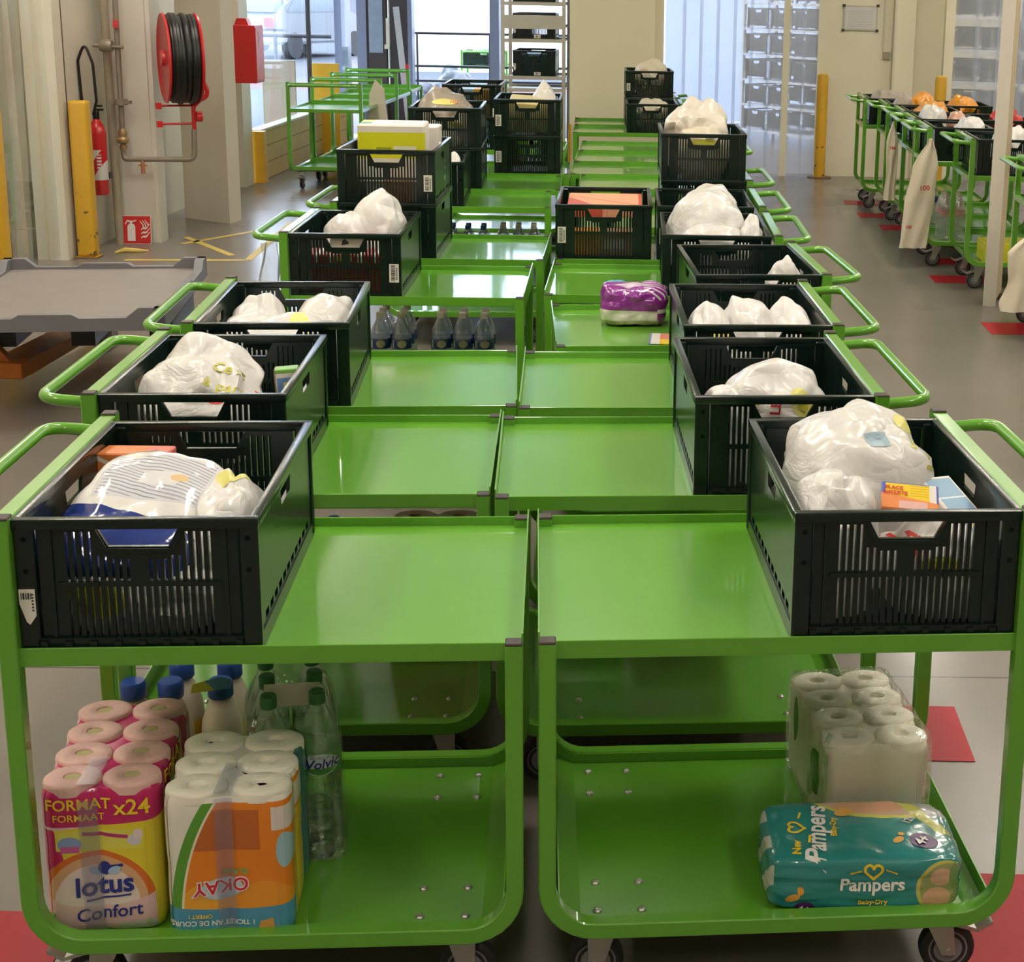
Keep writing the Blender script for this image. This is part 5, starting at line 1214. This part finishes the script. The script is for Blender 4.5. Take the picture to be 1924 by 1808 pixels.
tag(o, 'pale board piece standing in the dark gap by the grey pallet', 'board')
# thin clear sheet hanging beside the fourth left cart
c = CARTS['L4']; p = c.at(.905, .10, .0)
s = MB(); rows = []
for k in range(13):
    z = .88 - k * .055; row = []
    for q in range(9):
        f = q / 8 - .5; w_ = .03 + .012 * k
        row.append(s.bm.verts.new((f * w_ * 1.3 + .012 * math.sin(k * .9 + q), .02 * math.sin(q * 1.9 + k * .5) + .03 * f, z)))
    rows.append(row)
for a, b_ in zip(rows, rows[1:]):
    for q in range(8): s.face([a[q], a[q + 1], b_[q + 1], b_[q]])
o = s.build('clear_plastic_sheet', clear_mat('milky_sheet', (.97, .96, .94), gloss=.05, milky=.4, milk=(.75, .72, .66), rough=.2, bump=.8, bump_scale=18), smooth=80, loc=(p.x, p.y, 0))
tag(o, 'thin clear plastic sheet hanging beside the cart with the red goods', 'plastic sheet')

# ------------------------------------------------------------------ entrance corner
WOOD = mat('raw_planks', (0.66, 0.44, 0.20), rough=.6, spec=.1, noise_amt=.18, noise_scale=5, layers=lambda x, y, z, nt: [((z.mod(.152) < .006), (0.10, 0.07, 0.04)), (((y + z * 3).mod(1.3) < .006), (0.2, 0.14, 0.08))])
t = thing('plank_wall', 'low wall of raw planks below the entrance window', 'plank wall', (-3.80, 14.10, 0))
MB().box(-.06, .03, .06, 4.2, 0, .452).build('planks', WOOD, t)
MB().box(-.075, .04, .06, 4.2, .452, .470).build('top_board', mat('pale_top_board', (0.74, 0.66, 0.52), rough=.5, noise_amt=.08), t)
MB().bbox(-.01, .095, -.05, .06, 0, .465, .004, 1).build('end_post', YELLOW, t)
o = MB().bbox(-.14, .14, -.02, .02, 0, .95, .003, 1).build('guard_board', YELLOW, loc=(-3.72, 16.72, 0)); tag(o, 'tall yellow board standing at the plank wall', 'board')
o = MB().bbox(-.17, .17, -.02, .02, 0, .985, .003, 1).build('wood_panel', mat('beige_board', (0.55, 0.44, 0.33), rough=.5, noise_amt=.1, noise_scale=3), loc=(-4.10, 16.25, .012)); tag(o, 'beige wooden board standing behind the glass by the plank wall', 'board')
# leaning poles and door clutter
t = tag(MB().box(-.02, .05, -.012, .012, 0, 1.55).build('leaning_board', mat('pale_grey_board', (0.48, 0.48, 0.52), rough=.5, noise_amt=.1), loc=(-3.06, 18.0, 0)), 'pale narrow board leaning in the dark door corner', 'board'); t.rotation_euler = (-.15, -.09, .2)
t = tag(MB().box(-.02, .02, -.01, .01, 0, .9).build('red_broom_pole', REDP, loc=(-3.02, 17.9, 0)), 'red pole leaning beside the pale narrow board', 'pole'); t.rotation_euler = (-.1, -.06, 0)
t = tag(MB().box(-.012, .012, -.006, .006, 0, .30).box(-.03, .03, -.02, .02, -.05, .0).build('door_lock', mat('shiny_lock', (0.75, 0.70, 0.60), rough=.2, metal=.6, noise_amt=.1), loc=(-3.35, 18.30, 1.10)), 'shiny padlock hanging on the dark entrance door', 'lock')
t = tag(MB().prism([(-.10, .0), (.10, 0), (.06, .42), (-.02, .50), (-.07, .38)], -.02, .02).build('cloth_bag', mat('pale_canvas', (0.62, 0.55, 0.45), rough=.8, noise_amt=.1), loc=(-2.74, 14.42, .42)), 'pale cloth bag hooked on the second empty cart by the plank wall', 'bag')
# railing and outside things
t = thing('railing', 'dark metal railing outside the bright window', 'railing', (-2.6, 19.6, 0))
for z in (1.20, .80, .62): MB().tube([(-.8, 0, z), (1.6, 0, z)], .016, 8).build('rail', DARK, t)
for x in (-.62, .28, 1.2): MB().tube([(x, 0, -.05), (x, 0, 1.2)], .014, 8).build('post', DARK, t)
t = thing('railing', 'dark metal railing outside the left window, in front of the parked cars', 'railing', (-6, 22, 0))
MB().tube([(-2.0, 0, 1.06), (1.2, 0, 1.06)], .03, 8).build('rail', DARK, t)
for x in (-1.1, .42): MB().tube([(x, 0, -.05), (x, 0, 1.06)], .028, 8).build('post', DARK, t)
TB = mat('grey_bin_liner', (0.13, 0.13, 0.15), rough=.3, noise_amt=.3, bump=.4)
bag('rubbish_bag', 'grey shiny rubbish sack heaped outside the bright window, taller one', (-2.98, 21.2, -.03), 0, (.32, .28, .40), 101, ((-.08, 0, .14, .12),), TB, None, 'rubbish bag')
bag('rubbish_bag', 'grey rubbish sack lying low outside the bright window', (-3.46, 21.1, -.03), 0, (.30, .28, .30), 102, ((.05, 0, .06, .15),), TB, None, 'rubbish bag')
struct('white_backdrop', MB().box(-6.0, 9, 34, 34.3, -.05, 9), mat('white_backdrop_surface', (0.92, 0.93, 0.95), rough=.7, noise_amt=.02))  # bright backdrop added so the view through the window blows out
def car(label, loc, rz, m, h=1.5, van=False):
    t = thing('parked_car', label, 'car', loc, rz); L = 4.2; k = h / 1.5
    p = [(-2.1, .35), (-2.1, .75 * k), (-1.75, .92 * k), (-1.15, 1.0 * k), (-.5, 1.48 * k), (1.2, 1.5 * k), (1.85, 1.0 * k), (2.05, .9 * k), (2.1, .35)] if not van else [(-2.1, .35), (-2.1, 1.0), (-1.6, 1.15), (-1.1, h), (2.05, h), (2.1, .35)]
    b = MB(); b.prism(p, -.85, .85); bmesh.ops.bevel(b.bm, geom=list(b.bm.edges), offset=.06, segments=2, affect='EDGES'); b.build('body', m, t)
    g = MB()
    for s in (-1, 1): g.prism([(-.95, 1.05 * k), (-.45, 1.40 * k), (1.15, 1.42 * k), (1.6, 1.05 * k)], s * .852 - .01, s * .852 + .01)
    g.box(2.0 if van else 1.5, 2.11 if van else 1.92, -.7, .7, 1.05 * k, 1.38 * k)
    g.build('windows', mat('car_glass', (0.16, 0.18, 0.20), rough=.1, noise_amt=.1), t)
    for x in (-1.3, 1.3):
        for s in (-1, 1): MB().lathe([(.1, -.1), (.31, -.1), (.33, 0), (.31, .1), (.1, .1)], 20, M=Matrix.Translation((x, s * .78, .32)) @ Matrix.Rotation(PI / 2, 4, 'X')).build('wheel', TYRE, t)
    for s in (-1, 1): MB().box(2.07, 2.13, s * .7 - .12, s * .7 + .12, .75, .98).build('tail_lamp', REDP, t)
    return t
car('white car parked outside the left window', (-9.6, 40.0, -.03), -1.95, mat('white_car_paint', (0.20, 0.205, 0.215), rough=.25, noise_amt=.03), 1.6)
car('dark grey van parked left of the white car outside', (-12.3, 42.0, -.03), -1.75, mat('dark_car_paint', (0.045, 0.05, 0.06), rough=.3, noise_amt=.1), 2.2, True)
# roll rack with crates beside the column
t = thing('roll_rack', 'tall grey metal rack holding dark crates beside the cream column', 'rack', (-1.30, 14.62, 0))
GREYM = mat('grey_rack_metal', (0.50, 0.48, 0.42), rough=.4, metal=.2, noise_amt=.06)
for sx in (-1, 1):
    for sy in (-1, 1): MB().box(sx * .275 - .016, sx * .275 + .016, sy * .32 - .016, sy * .32 + .016, .06, 2.3).build('upright', GREYM, t)
for i, z in enumerate((.18, .865, .975, 1.305, 1.425, 1.63, 1.95)):
    MB().box(-.275, .275, -.335, -.320, z - .016, z + (.105 if i == 4 else .016)).box(-.275, .275, .320, .335, z - .016, z + .016).box(-.27, .27, -.31, .31, z - .012, z - .006).build('shelf', GREYM, t)
for sx in (-1, 1):
    for sy in (-1, 1): MB().lathe([(.01, -.015), (.05, -.015), (.05, .015), (.01, .015)], 16, M=Matrix.Translation((sx * .24, sy * .28, .05)) @ RX).build('caster', TYRE, t)
for i, (z, lab) in enumerate(((.982, 'dark crate with bluish goods, on the middle shelf of the grey rack'), (1.312, 'dark low-showing crate on the shelf under the broad grey panel of the rack'), (1.637, 'dark crate at the top of the view in the grey rack'),
                              (.19, 'dark crate on the bottom shelf of the grey rack'), (.45, 'dark crate stacked on the bottom one of the grey rack'))):
    o = copy_tree(KPROTO, (-1.30, 14.60, z), .02, lab, 'crate', 'dark crates in the grey rack')
    for ch in o.children:
        if ch.name.startswith('barcode'): pass
    if i < 2: sticker(o, x=.03, z=.03, w=.06, h=.03)
loc = Vector((-1.30, 14.56, .994))
paper_box('bottle_group', 'blue and green goods behind the slots in the grey rack', loc, 0, 0, .02, (.28, .4, .19), mat('blue_green_goods', (0.05, 0.16, 0.22), rough=.4, noise_amt=.6, noise_scale=22), 'goods')
# notice board, socket and conduit
t = thing('notice_frame', 'small framed notice on the cream wall beside the yellow bollard', 'notice', (1.775, 15.49, 1.425))
MB().box(-.165, .165, -.008, .004, 0, .236).build('frame', GREYM, t)
MB().box(-.150, .150, -.010, -.008, .015, .221).build('sheet', mat('printed_notice', (0.62, 0.61, 0.60), rough=.4, noise_amt=.04, layers=lambda x, y, z, nt: [((z.mod(.018) < .006) & rect(x, z, -.12, .12, .03, .20), (0.52, 0.51, 0.50))]), t)
for sx in (-1, 1):
    for z in (.0, .236): MB().box(sx * .165 - .014, sx * .165 + .014, -.013, 0, z - .012, z + .012).build('corner_cap', DARK, t)
t = tag(MB().bbox(-.035, .035, -.02, .0, -.035, .035, .004, 1).build('wall_socket', mat('grey_socket', (0.34, 0.29, 0.23), rough=.5, noise_amt=.1), loc=(2.045, 15.49, 1.187)), 'small grey switch box on the wall below a cable duct', 'switch')
# steel post in front of the loaded carts
t = thing('support_post', 'white and tan steel post in front of the loaded carts on the right', 'post', (1.86, 8.97, 0))
MB().box(-.037, .037, -.004, .004, 0, 4.0).build('white_flange', mat('white_post_face', (0.70, 0.63, 0.55), rough=.45, noise_amt=.05), t)
MB().prism([(.037, .004), (.037, -.004), (.13, .30), (.05, .30)], .04, 4.0, axis='z').build('web', mat('tan_post_face', (0.62, 0.50, 0.33), rough=.5, noise_amt=.06), t)
MB().box(.06, .12, .20, .26, 0, .04).build('foot', mat('rusty_foot', (0.10, 0.06, 0.05), rough=.6, noise_amt=.2), t)
# cream shopping bags hanging from the handles
CANV = mat('cream_canvas', (0.72, 0.64, 0.50), rough=.6, noise_amt=.06, noise_scale=6, bump=.4, bump_scale=14)
def hang_bag(label, loc, w, h, lean, seed, knot=.12, red=()):
    s = MB(); rows = []
    for k in range(21):
        f = k / 20; ww = w * (.12 + .88 * min(1, max(0, (f - .03)) / .22) ** .8) * (1 - .08 * math.sin(f * 9 + seed)); d = .035 * (.4 + .6 * math.sin(min(1, f * 1.6) * PI * .9)); ring = []
        for q in range(24):
            a = 2 * PI * q / 24; wr = 1 + .16 * noise.noise(Vector((math.cos(a) * 1.5, math.sin(a) * 1.5, f * 4 + seed)))
            ring.append(Vector((ww / 2 * math.cos(a) * wr + lean * f, d * math.sin(a) * wr + .012 * math.sin(math.cos(a) * 6 + f * 5 + seed), -h * f)))
        rows.append(ring)
    o = s.rings(rows).build('shopping_bag', CANV, smooth=70, loc=loc)
    tag(o, label, 'bag'); b = bvh_of(o)
    for body, size, x, z, r in red: letters(o, (x, -.2, z), U, V, [(body, size, 0, 0, r, .0008)], PRINTR)
    return o
hang_bag('narrow cream shopping bag hanging at a cart handle, fourth from the bollard end', (1.60, 11.55, .86), .085, .58, .0, 2, red=(('100', .032, 0, -.19, .1),))
hang_bag('wide cream shopping bag with red print hanging at a cart handle before the post', (1.665, 10.20, .86), .185, .72, -.09, 5, red=(('100', .045, -.03, -.32, .1), ('100', .03, -.12, -.58, .0)))
hang_bag('cream bag at the right edge, beside the white post', (1.86, 8.02, .58), .22, .42, -.02, 9, red=())
# goods on the lower decks of the right-hand row
c = CARTS['G6']; bottle_pack('water bottles seen through the legs of the right-hand carts', CARTS['G4'].at(.70, .30, ZL), 0, 2, 3, WCAP, DL, film=False)
o = paper_box('yellow_pack', 'yellow pack on the lower deck behind the white post', CARTS['G6'].at(.52, .20, ZL), 0, 0, 0, (.38, .26, .13), mat('yellow_print_pack', (0.62, 0.58, 0.03), rough=.35, noise_amt=.2, noise_scale=22), 'pack')
bottle_pack('clear bottles with red labels under the right-hand carts', CARTS['G5'].at(.62, .30, ZL), 0, 2, 3, WCAP, mat('red_white_label_wrap', (0.55, 0.30, 0.26), rough=.4, noise_amt=.4, noise_scale=40), film=False)
# red parking labels on the floor
RL = mat('red_floor_label', (0.42, 0.014, 0.026), rough=.4, spec=.15, noise_amt=.12, noise_scale=7); RLM = mat('pale_floor_print', (0.55, 0.50, 0.48), rough=.4, noise_amt=.1)
def floor_label(i, x, y, w, d, lab, mark=True):
    t = MB().prism([(-w / 2, -d / 2), (w / 2, -d / 2), (w / 2, d / 2), (-w / 2, d / 2)], .0005, .0022, axis='z').build('floor_label', RL, loc=(x, y, 0)); tag(t, lab, 'floor label', 'red floor labels')
    if mark: MB().prism([(-.012, -.05), (.012, -.05), (.012, .05), (-.012, .05)], .0022, .0028, axis='z').build('printed_numeral', RLM, t)
for i, (x, y) in enumerate(((1.66, 13.50), (1.69, 12.72), (1.79, 12.05), (1.88, 11.32), (1.93, 10.52), (1.84, 9.83))):
    floor_label(i, x, y, .36, .26, ('red floor label farthest along the aisle by the notice wall', 'red floor label second from the notice wall', 'red floor label third from the notice wall', 'red floor label before the wheel under the wide cream bag', 'red floor label left of a grey caster, fifth from the notice wall', 'red floor label nearest the white post on its far side')[i], False)
floor_label(6, 1.90, 8.34, .36, .30, 'red floor label between the white post and the right edge', False)
floor_label(7, .585, 3.52, .31, .29, 'red floor label behind the white toilet rolls with a pale stroke')
floor_label(8, .75, 2.66, .34, .46, 'red floor label under the front right caster')
floor_label(9, -1.27, 2.52, .30, .34, 'red floor label under the front left corner of the left cart')
# storage racks behind the curtains
RKM = mat('blue_white_rack', (0.62, 0.66, 0.74), rough=.4, noise_amt=.05)
def store_rack(label, p0, p1, zs, nb, seed):
    d = Vector((p1[0] - p0[0], p1[1] - p0[1], 0)); L = d.length; a = math.atan2(d.y, d.x)
    t = thing('storage_rack', label, 'rack', (p0[0], p0[1], 0), a)
    for k in range(nb + 1):
        x = L * k / nb
        for y in (0, .5): MB().box(x - .02, x + .02, y - .02, y + .02, 0, 2.3).build('upright', RKM, t)
    for z in zs: MB().box(0, L, -.02, .52, z - .025, z).build('shelf', RKM, t)
    rnd = random.Random(seed); n = int(L / .44)
    for z in zs:
        for k in range(n):
            if rnd.random() < .12: continue
            p = Vector((.22 + k * .44 + rnd.uniform(-.01, .01), .31, 0)); q = Matrix.Rotation(a, 4, 'Z') @ p
            copy_tree(KPROTO, (p0[0] + q.x, p0[1] + q.y, z), a, 'dark storage crate on a rack seen through a clear strip curtain', 'crate', 'crates on the racks behind the strip curtains', skip=('base', 'side_panel', 'barcode_sticker'))
store_rack('storage rack full of dark crates seen through the bluish curtain', (.80, 19.2), (2.3, 17.2), (.15, .45, .75, 1.05, 1.35, 1.65), 3, 4)
store_rack('storage rack full of dark crates seen through the right-edge curtain', (2.9, 17.6), (5.0, 16.6), (.15, .50, .85, 1.20, 1.55), 3, 6)
